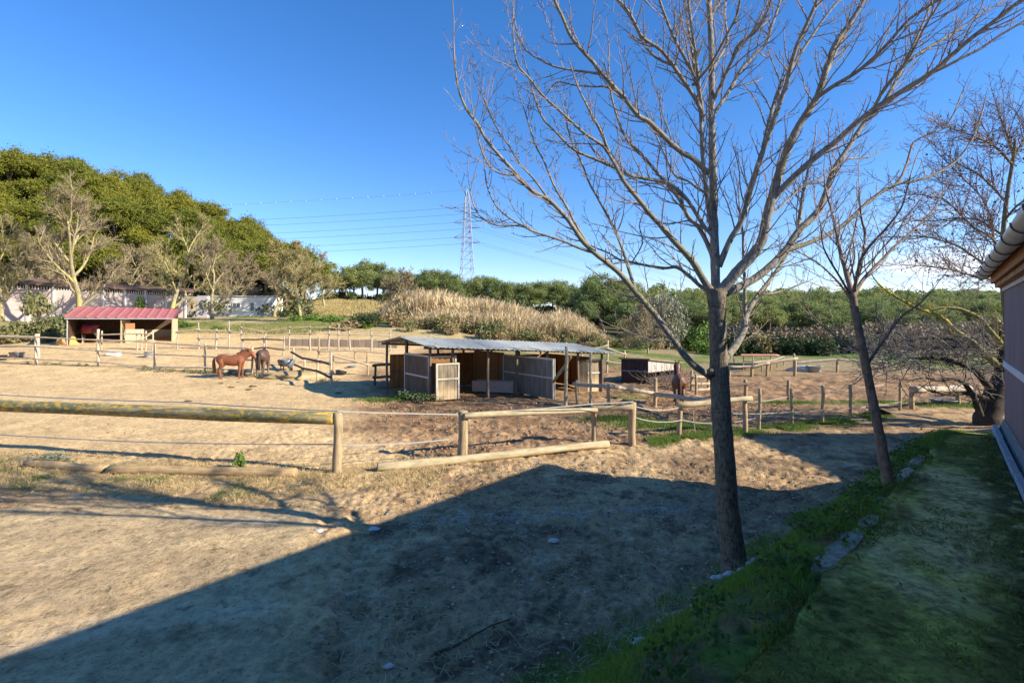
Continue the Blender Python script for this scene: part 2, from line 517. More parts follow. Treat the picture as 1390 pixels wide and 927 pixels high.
def build_terrain():
    th = np.concatenate([np.linspace(-53, 53, 760), np.linspace(53, 307, 110)[1:-1]])
    th = np.radians(th)
    rr = [.25]
    while rr[-1] < 1600:
        r = rr[-1]
        rr.append(r * (1.0062 if 2.4 < r < 13 else 1.0105 if r < 40 else 1.02 if r < 150 else 1.06))
    rr = np.array(rr)
    nT, nR = len(th), len(rr)
    X = np.sin(th)[None, :] * rr[:, None]; Y = np.cos(th)[None, :] * rr[:, None]
    x = X.ravel(); y = Y.ravel()
    z = H(x, y)
    a, p = ap(x, y)
    near = 1 - sstep(35, 60, np.hypot(x, y))
    soilk = sstep(-1.5, 1.5, x - np.interp(y, [9, 11, 14, 18, 23], [-2.2, -2.6, -4, -5.6, -7.2])) * sstep(0, .5, y - fence_y(x)) * (1 - sstep(24, 28, y))
    m = (fbm(x, y, .5, 4, 51) - .5) * .05 + (fbm(x, y, 3, 3, 61) - .5) * .10
    m += soilk * (fbm(x, y, .34, 3, 71) - .5) * .15
    rd = (1 - sstep(-.3, .3, y - fence_y(x)))
    hoof = fbm(x, y, .20, 3, 81)
    plz = sstep(-.15, .25, -2.25 - x - (y - 6) * .25 + (fbm(x, y, 2.2, 5, 3) - .5) * 1.0) * (1 - sstep(6.9, 7.7, y + (fbm(x, y, 2.2, 5, 3) - .5)))
    m += (1 - .85 * plz) * (1 - sstep(12, 16, np.hypot(x, y))) * ((fbm(x, y, .085, 3, 83) - .5) * .030 - .022 * sstep(.60, .70, fbm(x, y, .13, 2, 85)))
    m += rd * (np.minimum(hoof, .5) - .5) * .11 * (.35 + .65 * (x > -2.6)) * (1 - .85 * sstep(0, 1, -2.25 - x - (y - 6) * .25))
    # wheel rut edge between hard pale ground and the trodden lane
    m += .045 * sstep(-.06, .06, -1.95 - x - (y - 6) * .25) * (y < 7.3) * rd
    m += .10 * np.exp(-(((x + 8.5) / 3.2) ** 2 + ((y - 22.2) / .8) ** 2)) * (fbm(x, y, .4, 3, 5) + .4)
    z = z + m * near
    z = z + (1 - near) * (fbm(x, y, 9, 3, 91) - .5) * 1.0
    z = np.where(np.hypot(x, y) < 30, z, z)
    # keep below the path sheet
    z = np.where((p < pe(a) - .02) & (p > -.8) & (a < 11.0) & (a > -9), H(x, y) - .05, z)
    V = np.stack([x, y, z], 1)
    V = np.concatenate([V, [[0, 0, float(H(np.array([0.]), np.array([0.]))[0]) - .05]]])
    i = np.arange(nR - 1)[:, None]; j = np.arange(nT)[None, :]; j2 = (j + 1) % nT
    Q = np.stack([i * nT + j, (i + 1) * nT + j, (i + 1) * nT + j2, i * nT + j2], -1).reshape(-1, 4)
    Q = Q[:, ::-1]
    c = ground_color(x, y); c = np.concatenate([c, c[:1]])
    me = np_mesh('ground', V, Q, 4, True, c)
    t = NT('earth')
    at = t.n('ShaderNodeAttribute', attribute_name='Col')
    f1 = t.noise(t.pos(), 9, 9, .72); f2 = t.noise(t.pos(), 1.3, 6, .65)
    k = t.ramp(f1, [(.28, .45), (.5, 1.0), (.74, 1.4)])
    f4 = t.noise(t.pos(), 3.4, 7, .68, .4); k4 = t.ramp(f4, [(.32, .3), (.43, 1.0)])
    vo = t.n('ShaderNodeTexVoronoi', feature='F1'); vo.inputs['Scale'].default_value = 4.2; vo.inputs['Randomness'].default_value = 1
    vd = t.n('ShaderNodeVectorMath', operation='ADD'); nz = t.n('ShaderNodeTexNoise'); nz.inputs['Scale'].default_value = 7; t.l(t.pos(), nz.inputs['Vector'])
    vs_ = t.n('ShaderNodeVectorMath', operation='SCALE'); vs_.inputs['Scale'].default_value = .22; t.l(nz.outputs['Color'], vs_.inputs[0]); t.l(t.pos(), vd.inputs[0]); t.l(vs_.outputs[0], vd.inputs[1]); t.l(vd.outputs[0], vo.inputs['Vector'])
    hoofs = t.ramp(vo.outputs['Distance'], [(.12, 0), (.20, .35), (.26, 1.0), (.34, .8)])
    f5 = t.noise(t.pos(), 26, 4, .7); k5 = t.ramp(f5, [(.34, .35), (.44, 1.0), (.64, 1.0), (.74, 1.6)])
    k2 = t.ramp(f2, [(.3, .8), (.7, 1.15)])
    c = t.mix(1.0, at.outputs['Color'], k, 'MULTIPLY'); c = t.mix(1.0, c, k2, 'MULTIPLY')
    c = t.mix(.75, c, k4, 'MULTIPLY'); c = t.mix(.8, c, k5, 'MULTIPLY')
    f3 = t.noise(t.pos(), 34, 5, .75)
    t.bump(t.math('ADD', t.math('ADD', f1, t.math('MULTIPLY', f3, .6)), t.math('ADD', t.math('MULTIPLY', f4, 1.2), t.math('MULTIPLY', hoofs, .32))), .65, .04)
    mat = t.set(c, .95, 0, .1)
    tag(link('ground', me, mat), kind='structure')
build_terrain()

# ------------------------------------------------------------------ mossy concrete path along the stable
def build_path():
    aa = np.arange(-8, 10.9, .06); nb = 40
    V = []; C = []
    A = np.repeat(aa, nb); T = np.tile(np.linspace(0, 1, nb), len(aa))
    edge = pe(A) + (fbm(A, A * 0 + 3, .7, 4, 9) - .5) * .22 + (fbm(A, A * 0 + 9, .18, 3, 19) - .5) * .07
    p = -.50 + (edge + .50) * T
    x, y = from_ap(A, p)
    z = terrace(A) + .012 + (fbm(x, y, 1.2, 3, 5) - .5) * .03
    z = z - np.where(T > .999, .16, 0)
    z = z + (fbm(x, y, .12, 3, 15) - .5) * .012
    V = np.stack([x, y, z], 1)
    i = np.arange(len(aa) - 1)[:, None]; j = np.arange(nb - 1)[None, :]
    Q = np.stack([i * nb + j, i * nb + j + 1, (i + 1) * nb + j + 1, (i + 1) * nb + j], -1).reshape(-1, 4)[:, ::-1]
    n1 = fbm(x, y, .8, 5, 41); n2 = fbm(A * .35, p, .3, 5, 42); n3 = fbm(x, y, .09, 4, 43)
    def mx(c, k, d): k = np.clip(k, 0, 1)[:, None]; return c * (1 - k) + np.array(d)[None, :] * k
    c = np.repeat(np.array([[.56, .49, .20]]), len(A), 0)
    c = mx(c, sstep(.36, .58, n1 * .5 + n2 * .5), (.42, .42, .085))
    c = mx(c, sstep(.50, .64, n2 + (n3 - .5) * .3) * .6, (.12, .10, .035))
    c = mx(c, sstep(-.05, -.45, p) * sstep(.35, .55, n3 + .2 * n1), (.07, .085, .025))
    c = mx(c, sstep(7.8, 9.6, A) * sstep(.35, .6, T + (n1 - .5)) * .9, (.34, .26, .03))
    c = mx(c, sstep(.82, .97, T + (n1 - .5) * .25) * sstep(.4, .6, fbm(x, y, .5, 3, 47)) * .85, (.20, .18, .03))
    c = mx(c, sstep(10.0, 10.8, A), (.34, .25, .15))
    me = np_mesh('path', V, Q, 4, True, c)
    t = NT('mossy_concrete')
    at = t.n('ShaderNodeAttribute', attribute_name='Col')
    f1 = t.noise(t.pos(), 22, 8, .7); f2 = t.noise(t.pos(), 70, 4, .7)
    f3 = t.noise(t.pos(), 5.5, 9, .75, .5)
    k = t.mix(1.0, t.ramp(f1, [(.3, .35), (.5, 1.0), (.72, 1.6)]), t.ramp(f3, [(.38, .42), (.50, .95), (.7, 1.25)]), 'MULTIPLY')
    t.bump(t.math('ADD', f1, t.math('MULTIPLY', f2, .6)), .6, .02)
    tag(link('path', me, t.set(t.mix(1.0, at.outputs['Color'], k, 'MULTIPLY'), .95, 0, .1)), kind='structure')
build_path()

# ------------------------------------------------------------------ the stable on the right
M_wall = None
def build_stable():
    global M_wall
    t = NT('plum_wall_panel')
    tc = t.n('ShaderNodeTexCoord'); sp = t.n('ShaderNodeSeparateXYZ'); t.l(tc.outputs['Object'], sp.inputs[0])
    fr = t.math('FRACT', t.math('DIVIDE', sp.outputs[0], .2))
    groove = t.ramp(fr, [(.0, .0), (.05, 1), (.95, 1), (1, 0)])
    n = t.noise(t.coord('Object', (6, 6, .7)), 1.5, 6, .6)
    c = t.ramp(n, [(.3, (.155, .115, .13)), (.7, (.225, .17, .185))])
    st = t.ramp(t.noise(t.coord('Object', (2.2, 2.2, .5)), 1.1, 7, .65), [(.45, 0), (.7, .55)])
    c = t.mix(st, c, (.13, .095, .09))
    lo = t.ramp(t.math('ADD', sp.outputs[2], t.math('MULTIPLY', t.noise(t.coord('Object', (5, 5, 2)), 2, 5), .6)), [(.35, .7), (.75, 0)])
    c = t.mix(lo, c, (.10, .095, .06))
    t.bump(groove, .5, .012)
    M_wall = t.set(t.mix(groove, (.10, .07, .08), c), .7, 0, .3)
    m_band = m_noise('painted_band', (.48, .48, .52), (.62, .62, .66), 8, .6, .2)
    m_wood = m_noise('orange_timber', (.26, .105, .025), (.40, .18, .045), 3, .6, .3, (2, 2, 12))
    m_gut = m_noise('zinc_gutter', (.42, .43, .44), (.58, .59, .60), 5, .42, .05, metal=.35, spec=.5)
    m_brk = m_noise('dark_bracket', (.07, .06, .055), (.12, .10, .09), 12, .55, .1)
    m_roof = m_noise('roof_tiles', (.30, .15, .09), (.42, .22, .13), 6, .8, .3)
    m_curb = m_noise('grey_kerb', (.30, .31, .32), (.46, .47, .48), 14, .9, .5)
    A0, A1 = -16.0, 10.15
    gx, gy = from_ap((A0 + A1) / 2, -3.0)
    st = thing('stable_building', 'plum panelled stable with zinc gutter and orange timber eaves along the mossy path', 'stable', (gx, gy, 1.1))
    ang = math.atan2(BA[1], BA[0])
    def fr3(a, p, z):
        x, y = from_ap(a, p); return Vector((x, y, z))
    Lm = A1 - A0
    Mw = Matrix.Translation(fr3(A0, -.65, 1.0)) @ Matrix.Rotation(ang, 4, 'Z')
    # front wall, gable walls, back wall as one shell
    zt = 3.265
    ridge = 1.0
    mb = MB()
    mb.box((Lm / 2, -.05, (zt - 1.0) / 2), (Lm, .1, zt - 1.0))
    mb.box((Lm / 2, -8.95, (zt - 1.0) / 2), (Lm, .1, zt - 1.0))
    mb.box((Lm - .05, -4.5, (zt - 1.0) / 2 - .5), (.1, 8.8, zt - 1.0 + 1.0))
    mb.box((.05, -4.5, (zt - 1.0) / 2), (.1, 8.8, zt - 1.0))
    mb.build('wall', M_wall, st, Mw)
    MB().box((Lm / 2, .008, 1.09), (Lm, .02, .085)).build('wall_band', m_band, st, Mw)
    MB().box((Lm / 2, .012, zt - 1.0 - .125), (Lm + .02, .026, .05)).build('wall_trim', m_band, st, Mw)
    # roof: low double pitch, eave overhang to p = -.36
    mb = MB()
    e0, e1, rid = .14, -9.3, -4.5
    ze = zt - 1.0 + .06; slope = .20
    def ry(yy): return ze + (e0 - yy) * slope if yy > rid else ze + (yy - e1) * slope
    top = [(-.3, e0, ry(e0) + .08), (Lm + .12, e0, ry(e0) + .08), (Lm + .12, rid, ry(rid) + .08), (-.3, rid, ry(rid) + .08)]
    bot = [(x, y, z - .08) for x, y, z in top]
    mb.quad_prism(top, bot)
    top = [(-.3, rid, ry(rid) + .08), (Lm + .12, rid, ry(rid) + .08), (Lm + .12, e1, ry(e1) + .08), (-.3, e1, ry(e1) + .08)]
    mb.quad_prism(top, [(x, y, z - .08) for x, y, z in top])
    mb.build('roof', m_roof, st, Mw)
    # timber: wall plate, rafters' feet and fascia
    f = MB().box((Lm / 2 + .05, .05, zt - 1.0 - .02), (Lm + .06, .09, .15)).build('eaves_beam', m_wood, st, Mw)
    for k in range(int(Lm / .9) + 1):
        MB().box((.05 + k * .9, .075, zt - 1.0 - .03), (.08, .05, .08)).build('rafter_end', m_wood, st, Mw)
    MB().box((Lm / 2 + .05, .125, zt - 1.0 + .03), (Lm + .2, .025, .13)).build('fascia', m_wood, st, Mw)
    # half round gutter
    mb = MB(); r = .075; yc, zc = .225, zt - 1.0 + .11
    n = 14
    pts_o = [(yc + r * math.cos(math.pi + math.pi * i / n), zc + r * math.sin(math.pi + math.pi * i / n)) for i in range(n + 1)]
    pts_i = [(yc + (r - .006) * math.cos(math.pi + math.pi * i / n), zc + (r - .006) * math.sin(math.pi + math.pi * i / n)) for i in range(n + 1)]
    ring = pts_o + pts_i[::-1]
    i0 = len(mb.v)
    for xx in (-.3, Lm + .16):
        mb.v += [Vector((xx, a_, b_)) for a_, b_ in ring]
    k = len(ring)
    for i in range(k): mb.f.append([i, (i + 1) % k, k + (i + 1) % k, k + i])
    # closed outer end
    mb.f.append([k + i for i in range(n + 1)])
    g = mb.build('gutter', m_gut, st, Mw, True)
    for kx in range(int(Lm / .75)):
        MB().tube([(Lm + .05 - kx * .75, yc + (r + .004) * math.cos(math.pi * 1.0 + math.pi * i / 10), zc + (r + .004) * math.sin(math.pi + math.pi * i / 10)) for i in range(11)], .007, 5).build('bracket', m_brk, g, Mw)
    # kerb and sloping skirt at the foot of the wall
    kb = thing('concrete_kerb', 'narrow grey concrete kerb dividing the mossy path from the stable wall', 'kerb', fr3(2, -.54, 1.15))
    Mk = Matrix.Translation(fr3(-8, -.50, 1.15)) @ Matrix.Rotation(ang, 4, 'Z')
    mb = MB()
    x = 0.0
    while x < 17.9:
        Ls = 1.0
        mb.box((x + Ls / 2, -.035 + random.uniform(-.006, .006), .02 + random.uniform(-.006, .006)), (Ls - .008, .05, .12)); x += Ls
    mb.build('kerb_stone', m_curb, kb, Mk)
    sk = MB()
    sk.quad_prism([(0, -.145, .16), (18.1, -.145, .16), (18.1, -.085, .03), (0, -.085, .03)], [(0, -.145, -.1), (18.1, -.145, -.1), (18.1, -.085, -.1), (0, -.085, -.1)])
    link('skirting', sk.mesh('skirting'), m_noise('skirt_concrete', (.12, .13, .12), (.22, .23, .22), 8, .85, .4), st, Mk)
build_stable()

def build_shadow_barn():
    """the barn to the right of the view whose shadow lies over the far half of the yard"""
    k = math.tan(SUN_EL)
    def back(u, v, z):
        g = G(u, v); s = (z - g.z) / k
        return Vector((g.x + SUNH.x * s, g.y + SUNH.y * s, z))
    zt = 5.0
    a = back(1012, 590, zt); b = back(1158, 652, zt); c = back(1300, 586, zt)  # corners of the added roof, traced back along the sun from the wanted shadow
    e1 = (b - a); e1.z = 0; e1.normalize()
    e2 = (c - a); e2.z = 0; e2.normalize()
    # outline: corner a, along e1 8 m, along e2 9 m
    A = a; B = a + e1 * 4.5; D = a + e2 * 9; Cc = a + e1 * 4.5 + e2 * 9
    o = thing('shadow_barn', 'unseen building beyond the end of the stable, added to cast the shadow over the yard', 'shadow_barn', (Cc.x, Cc.y, 0))
    top = [A, B, Cc, D]
    MB().quad_prism([p + Vector((0, 0, .12)) for p in top], [p + Vector((0, 0, 0)) for p in top]).build('roof', m_noise('shadow_barn_roof', (.3, .16, .1), (.4, .22, .14), 5), o)
    cen = (A + B + Cc + D) / 4
    ins = [cen + (p - cen) * .94 for p in top]
    MB().quad_prism([p + Vector((0, 0, -.002)) for p in ins], [Vector((p.x, p.y, -.3)) for p in ins]).build('wall', M_wall, o)
    print('barn corners', A, B, Cc, D, [U0 + F * p.x / max(p.y, .1) for p in top])
build_shadow_barn()
# ------------------------------------------------------------------ timber fences
def fence(name, label, cat, posts, spans=(), mat=None, rmat=None, group=None, pr=.055, rr=.045, d=None, lean=0):
    """posts: (u, v_top, v_base[, px_half_width]); spans: (i, j, frac_i, frac_j[, radius, mat, overhang_i, overhang_j])"""
    pts = []
    for q in posts:
        u, vt, vb = q[:3]
        g = GD(u, d) if d else G(u, vb)
        r = q[3] * g.y / F if len(q) > 3 and q[3] else pr
        h = (vb - vt) * g.y / F
        pts.append((g, h, r))
    root = thing(name, label, cat, pts[0][0], group)
    for g, h, r in pts:
        dx, dy = random.uniform(-.03, .03) * h, random.uniform(-.03, .03) * h
        log('post', g - Vector((0, 0, .25)), g + Vector((dx, dy, h)), r * 1.05, r * .95, mat or M_post, root)
    for s in spans:
        i, j, fi, fj = s[:4]
        rad = s[4] if len(s) > 4 and s[4] else rr
        m = s[5] if len(s) > 5 and s[5] else (rmat or M_greyrail)
        a = pts[i][0] + Vector((0, 0, pts[i][1] * fi)); b = pts[j][0] + Vector((0, 0, pts[j][1] * fj))
        dirv = (b - a).normalized()
        side = Vector((dirv.y, -dirv.x, 0)).normalized() * (pts[i][2] + rad * .55) * (1 if dirv.x > 0 else -1)
        oi = s[6] if len(s) > 6 else .08; oj = s[7] if len(s) > 7 else .08
        log('rail', a + side - dirv * oi, b + side + dirv * oj, rad, rad * .92, m, root)
    return root, pts

def tape(name, label, pts, r=.008, sag=.0, mat=None, cat='tape', group=None, n=10):
    out = []
    for k in range(len(pts) - 1):
        a, b = Vector(pts[k]), Vector(pts[k + 1])
        for i in range(n):
            t = i / n; p = a.lerp(b, t); p.z -= sag * 4 * t * (1 - t) * (a - b).length
            out.append(p)
    out.append(Vector(pts[-1]))
    # flat ribbon: 3 cm tall, thin
    mb = MB()
    for i, p in enumerate(out):
        d = (out[min(i + 1, len(out) - 1)] - out[max(i - 1, 0)]).normalized()
        nrm = Vector((d.y, -d.x, 0)).normalized() * .0025
        up = Vector((0, 0, r))
        for q in (nrm + up, nrm - up, -nrm - up, -nrm + up): mb.v.append(p + q)
    for i in range(len(out) - 1):
        for k in range(4):
            j = (k + 1) % 4
            mb.f.append([i * 4 + k, i * 4 + j, i * 4 + 4 + j, i * 4 + 4 + k])
    o = mb.build(name, mat or M_tape)
    return tag(o, label, cat, group)

# near fence, left: thick lichened log on one square post
gp = G(458, 641)
d0 = gp.y
root = thing('hitching_rail', 'thick grey log rail blotched with yellow lichen, butted to one upright post', 'fence', gp)
hp = (641 - 560) * d0 / F
log('post', gp - Vector((0, 0, .3)), gp + Vector((.0, .02, hp)), .085, .08, M_post, root)
ph = Vector((gp.x, gp.y, gp.z + hp * .90)); far = P(-330, 541, 12.6)
drv = (far - ph).normalized()
log('rail', ph + drv * .06, far, .115, .135, M_lichen, root, 16, .02)
g2 = GD(-330, 12.7); log('post', g2 - Vector((0, 0, .3)), Vector((far.x, far.y + .12, far.z + .15)), .085, .085, M_post, root)
pA = P(-330, 529, 12.5); pB = P(0, 536, 10.45); pC = gp + Vector((0.02, -.05, hp + .03))
g3 = G(625, 621)
p3top = Vector((g3.x, g3.y - .06, g3.z + .86))
tape('electric_tape', 'white electric tape along the top of the lichened log and the middle fence', [pA, pB, P(250, 546, 9.75), pC, p3top, P(806, 548, 11.0), P(860, 545, 11.2)], .011, .004, None, 'tape')
tape('electric_tape', 'slack white tape strung low below the lichened log', [P(-330, 588, 12.6), P(0, 590, 10.5), P(450, 603, 9.25), P(462, 604, 9.25), P(545, 602, 9.7), P(610, 596, 10.1)], .011, .008, None, 'tape')

# middle fence
root, pts = fence('log_fence', 'pale log fence of three stout posts and one top rail before the open shed', 'fence',
      [(627, 557, 621, 6.5), (806, 551, 600, 3.5), (858, 546, 603, 5.2)],
      [(0, 1, .90, .93, .062, M_pale, .0, .12), (1, 2, .93, .90, .062, M_pale, .12, .02)], M_post)
a = G(627, 621)
tape('lead_rope', 'frayed pale rope hanging from the first post of the pale log fence', [P(636, 560, a.y - .1), P(639, 585, a.y - .12), P(642, 618, a.y - .12)], .012, 0, M_rope, 'rope')
a = G(512, 640); b = G(826, 607)
tag(log('fallen_log', a + Vector((0, 0, .07)), b + Vector((0, 0, .07)), .085, .075, M_pale, None, 14), 'long pale squared log lying on the ground under the middle fence', 'log')
# border logs, left
for (u0, v0, u1, v1, lab) in ((36, 634, 146, 641, 'short half buried border log beside the grey green weed'), (148, 642, 402, 646, 'long brown border log half buried in the dry grass')):
    a, b = G(u0, v0), G(u1, v1)
    tag(log('border_log', a + Vector((0, 0, .05)), b + Vector((0, 0, .05)), .085, .09, M_oldlog, None, 12), lab, 'log', 'border logs along the arena')

# right of the middle fence: pale sloping rail to the tree, grey corral rail behind
fence('log_fence', 'short tilted post holding a thick pale rail that runs behind the big tree', 'fence',
      [(922, 545, 592, 3.2), (1012, 540, 588, 3.2)], [(0, 1, .93, .98, .07, M_pale, .1, .1)], M_post)
tape('electric_tape', 'sagging white tape between the middle fence and the tilted post', [P(861, 551, 11.2), P(925, 552, 11.95)], .009, .06)
tape('electric_tape', 'low grey tape sagging between middle fence and wire fence', [P(861, 566, 11.2), P(925, 570, 11.95), P(1030, 566, 12.8)], .008, .05)
tape('lead_rope', 'bundle of pale rope hanging from the thick pale rail by the tree', [P(943, 547, 12.1), P(941, 566, 12.1), P(944, 586, 12.1)], .03, 0, M_rope, 'rope')
fence('corral_fence', 'grey corral rail running right from the shed on round posts', 'fence',
      [(783, 516, 549, 2), (826, 521, 556, 2.4), (889, 513, 551, 2.6), (968, 540, 572, 2.4)],
      [(0, 1, .85, .90, .06), (1, 2, .93, .43, .065), (2, 3, .43, .85, .07)], M_post)

# wire fence on the right
wp = [(1030, 527, 583, 2.1), (1075, 527, 577, 2.1), (1117, 523, 574, 2.1), (1155, 522, 568, 2), (1181, 524, 562, 1.6), (1221, 519, 558, 1.8)]
fence('wire_fence', 'row of thin round posts with two white tapes beside the shaded lane', 'fence', wp, [], M_post)
low = [P(975, 561, 12.4)] + [G(u, b) + Vector((0, -.07, (b - v) * G(u, b).y / F)) for (u, t, b, r), v in zip(wp, (561, 558.5, 556, 553, 551, 545))]
tape('electric_tape', 'straight low white tape on the thin round posts', low, .009, .002)
tape('electric_tape', 'upper white tape sagging to the post near the far paddock', [P(975, 545, 15.4), P(1025, 545, 16), P(1070, 538, 17.7), P(1117, 531, 15), P(1160, 526, 15.2), P(1200, 522, 16)], .008, .01)
fence('paddock_posts', 'loose pair of weathered posts with a dark rail in the churned paddock', 'fence', [(985, 518, 541, 2), (1012, 515, 539, 2.4)], [(0, 1, .75, .75, .06, M_darkrail, .2, .1)], M_post)
for (u, t, b, lab) in ((1070, 516, 543, 'single pale post standing alone inside the churned paddock'),):
    g = G(u, b); h = (b - t) * g.y / F
    tag(log('fence_post', g - Vector((0, 0, .2)), g + Vector((.02, 0, h)), .06, .055, M_post), lab, 'post')
fence('log_fence', 'stout mossy post carrying a thick grey log under the gnarled tree', 'fence', [(1237, 524, 556, 3), (1300, 521, 550, 2.6)], [(0, 1, .86, .8, .12, M_greyrail, .1, .4)], M_post)
fence('far_fence', 'far grey rail fence between the white heap and the hedge', 'fence', [(1078, 491, 516, 1.5), (1136, 503, 523, 1.5), (1200, 504, 521, 1.4)], [(0, 1, .50, .86, .07), (1, 2, .86, .8, .07)], M_post, d=28)
fence('far_fence', 'bent pale rail fence in front of the pink roofed pole frame', 'fence', [(990, 498, 512, 2), (1020, 499, 513, 2), (1041, 499, 519, 1.6), (1079, 489, 514, 2)], [(0, 1, .95, .95, .07), (1, 2, .95, .92, .075, M_whiterail), (2, 3, .92, .98, .075, M_whiterail)], M_post, d=26)
fence('box_rails', 'small pen of three pale rails left of the big tree', 'fence', [(938, 503, 531, 1.8), (945, 508, 537, 1.8), (961, 507, 530, 1.8)], [(0, 2, .72, .80, .06, M_whiterail), (0, 2, .36, .42, .06, M_whiterail), (0, 2, .05, .10, .06, M_whiterail)], M_post)

# ---- left field: the near row behind the horses
fa = [(-150, 452, 490, 1.5), (-50, 454, 492, 1.5), (49, 455, 495, 1.7), (133, 447, 498, 1.7), (210, 462, 500, 1.4), (278, 466, 505, 1.4), (342, 470, 509, 1.4)]
sp = []
for i in range(6):
    ti = [ .95, .95, .93, .72, .93, .90, .93]; lo = [.6, .6, .62, .43, .50, .55, .52]; bt = [.3, .3, .30, .23, .16, .26, .22]
    sp += [(i, i + 1, ti[i], ti[i + 1], .038, M_whiterail), (i, i + 1, lo[i], lo[i + 1], .036, M_greyrail if i % 2 else M_whiterail), (i, i + 1, bt[i] - .1, bt[i + 1] - .1, .04, M_whiterail)]
fence('paddock_fence', 'long whitish three rail fence behind the two horses and before the red roofed shelter', 'fence', fa, sp, M_whiterail, pr=.07)
fence('paddock_fence', 'taller end post with two weathered rails at the left of the red roofed shelter', 'fence', [(-120, 440, 474, 2), (-30, 440, 474, 2), (51, 441, 475, 3)], [(0, 1, .9, .9, .09), (1, 2, .9, .85, .09), (0, 1, .5, .5, .06), (1, 2, .5, .5, .06)], M_greyrail, d=29.5)
# jump stand in front of the shelter
fence('picket_gate', 'small pale picket gate standing before the right bay of the shelter', 'gate', [(138, 450, 476), (186, 446, 474), (192, 447, 474), (198, 449, 475), (207, 451, 478)],
      [(0, 4, .80, .82, .04), (0, 4, .42, .50, .04)], M_whiterail, M_whiterail, pr=.045, rr=.04, d=33)
# back rows
fb = [(241, 448, 473, .9), (270, 442, 478, 1), (293, 434, 461, 1.4), (311, 437, 475, 1), (328, 439, 470, 1), (361, 441, 466, 1), (392, 442, 474, 1), (421, 443, 476, 1.1), (446, 445, 478, 1.1), (460, 446, 478, 1), (475, 447, 479, 1.1), (504, 450, 481, 1.1), (530, 452, 482, 1)]
sp = [(i, i + 1, .95, .95, .032, M_whiterail) for i in range(4, 12)] + [(i, i + 1, .70, .70, .03, M_whiterail) for i in range(4, 12)] + [(0, 1, .9, .75, .045, M_whiterail), (1, 3, .68, .65, .045, M_whiterail), (1, 3, .40, .40, .05, M_whiterail), (3, 4, .65, .7, .045)]
fence('back_fence', 'farthest two rail fence crossing below the green bank', 'fence', fb, sp, M_greyrail, pr=.06, d=33.5)
fence('slanting_fence', 'dark slanting rails running from the back fence towards the horses', 'fence', [(330, 448, 470, 1), (358, 452, 478, 1), (385, 455, 482, 1)], [(0, 1, .95, .85, .05, M_darkrail), (1, 2, .85, .78, .05, M_darkrail), (0, 1, .30, .42, .05, M_darkrail), (1, 2, .42, .30, .05, M_darkrail)], M_greyrail, d=31)
fence('corral_fence', 'sagging dark two rail fence right of the two horses', 'fence', [(398, 472, 497, 1.2), (413, 486, 508, 1.2), (431, 487, 518, 1.3), (450, 478, 526, 1.8)],
      [(0, 1, .75, .98, .055, M_darkrail), (1, 2, .98, .92, .055, M_darkrail), (2, 3, .92, .66, .055, M_darkrail), (0, 1, .18, .35, .055, M_darkrail), (1, 2, .35, .48, .055, M_darkrail), (2, 3, .48, .30, .055, M_darkrail)], M_whiterail)
fence('cross_fence', 'whitish two rail fence between the corral and the white sand', 'fence', [(433, 460, 495, 1.2), (482, 473, 492, 1.1), (525, 477, 494, 1)], [(0, 1, .45, .88, .05, M_whiterail), (1, 2, .88, .85, .05, M_whiterail), (0, 1, .05, .1, .05, M_whiterail), (1, 2, .1, .1, .05, M_whiterail)], M_post, d=28.5)
fence('cross_fence', 'thin post with pale rail left of the dark shed gate', 'fence', [(452, 479, 508, 1.1), (499, 481, 511, 1.3)], [(0, 1, .9, .45, .05, M_whiterail)], M_post, d=25)
fence('dark_gate', 'dark two rail gate joining the left end of the open shed', 'gate', [(509, 491, 520, 1.6), (531, 491, 522, 1.6)], [(0, 1, .93, .93, .06, M_darkrail), (0, 1, .38, .38, .06, M_darkrail)], M_darkrail, M_darkrail, d=21.5)
fence('back_fence', 'two whitish rails seen between the open shed and the dark shed', 'fence', [(740, 452, 482, 1.1), (790, 454, 484, 1.1), (824, 456, 500, 1.4), (848, 470, 500, 1.2)], [(0, 1, .9, .9, .05, M_whiterail), (1, 2, .9, .85, .05, M_whiterail), (2, 3, .75, .85, .05, M_whiterail), (2, 3, .35, .4, .05, M_whiterail)], M_whiterail, d=27)
# low grey plank wall in the back field
a, b = GD(385, 35.5), GD(540, 35.5)
lw = thing('plank_wall', 'low pinkish grey plank wall at the foot of the green bank', 'wall', (a + b) / 2)
n = 9
mpl = m_plank('grey_plank', (.36, .28, .22), (.22, .175, .14), None, .6, .5, .3)
for i in range(n):
    p = a.lerp(b, i / n); q = a.lerp(b, (i + 1) / n)
    M = Matrix.Translation((p + q) / 2 + Vector((0, 0, -.1))); 
    MB().box((0, 0, .30), ((q - p).length - .06, .12, .62 + random.uniform(-.06, .06))).build('plank_panel', mpl, lw, M)

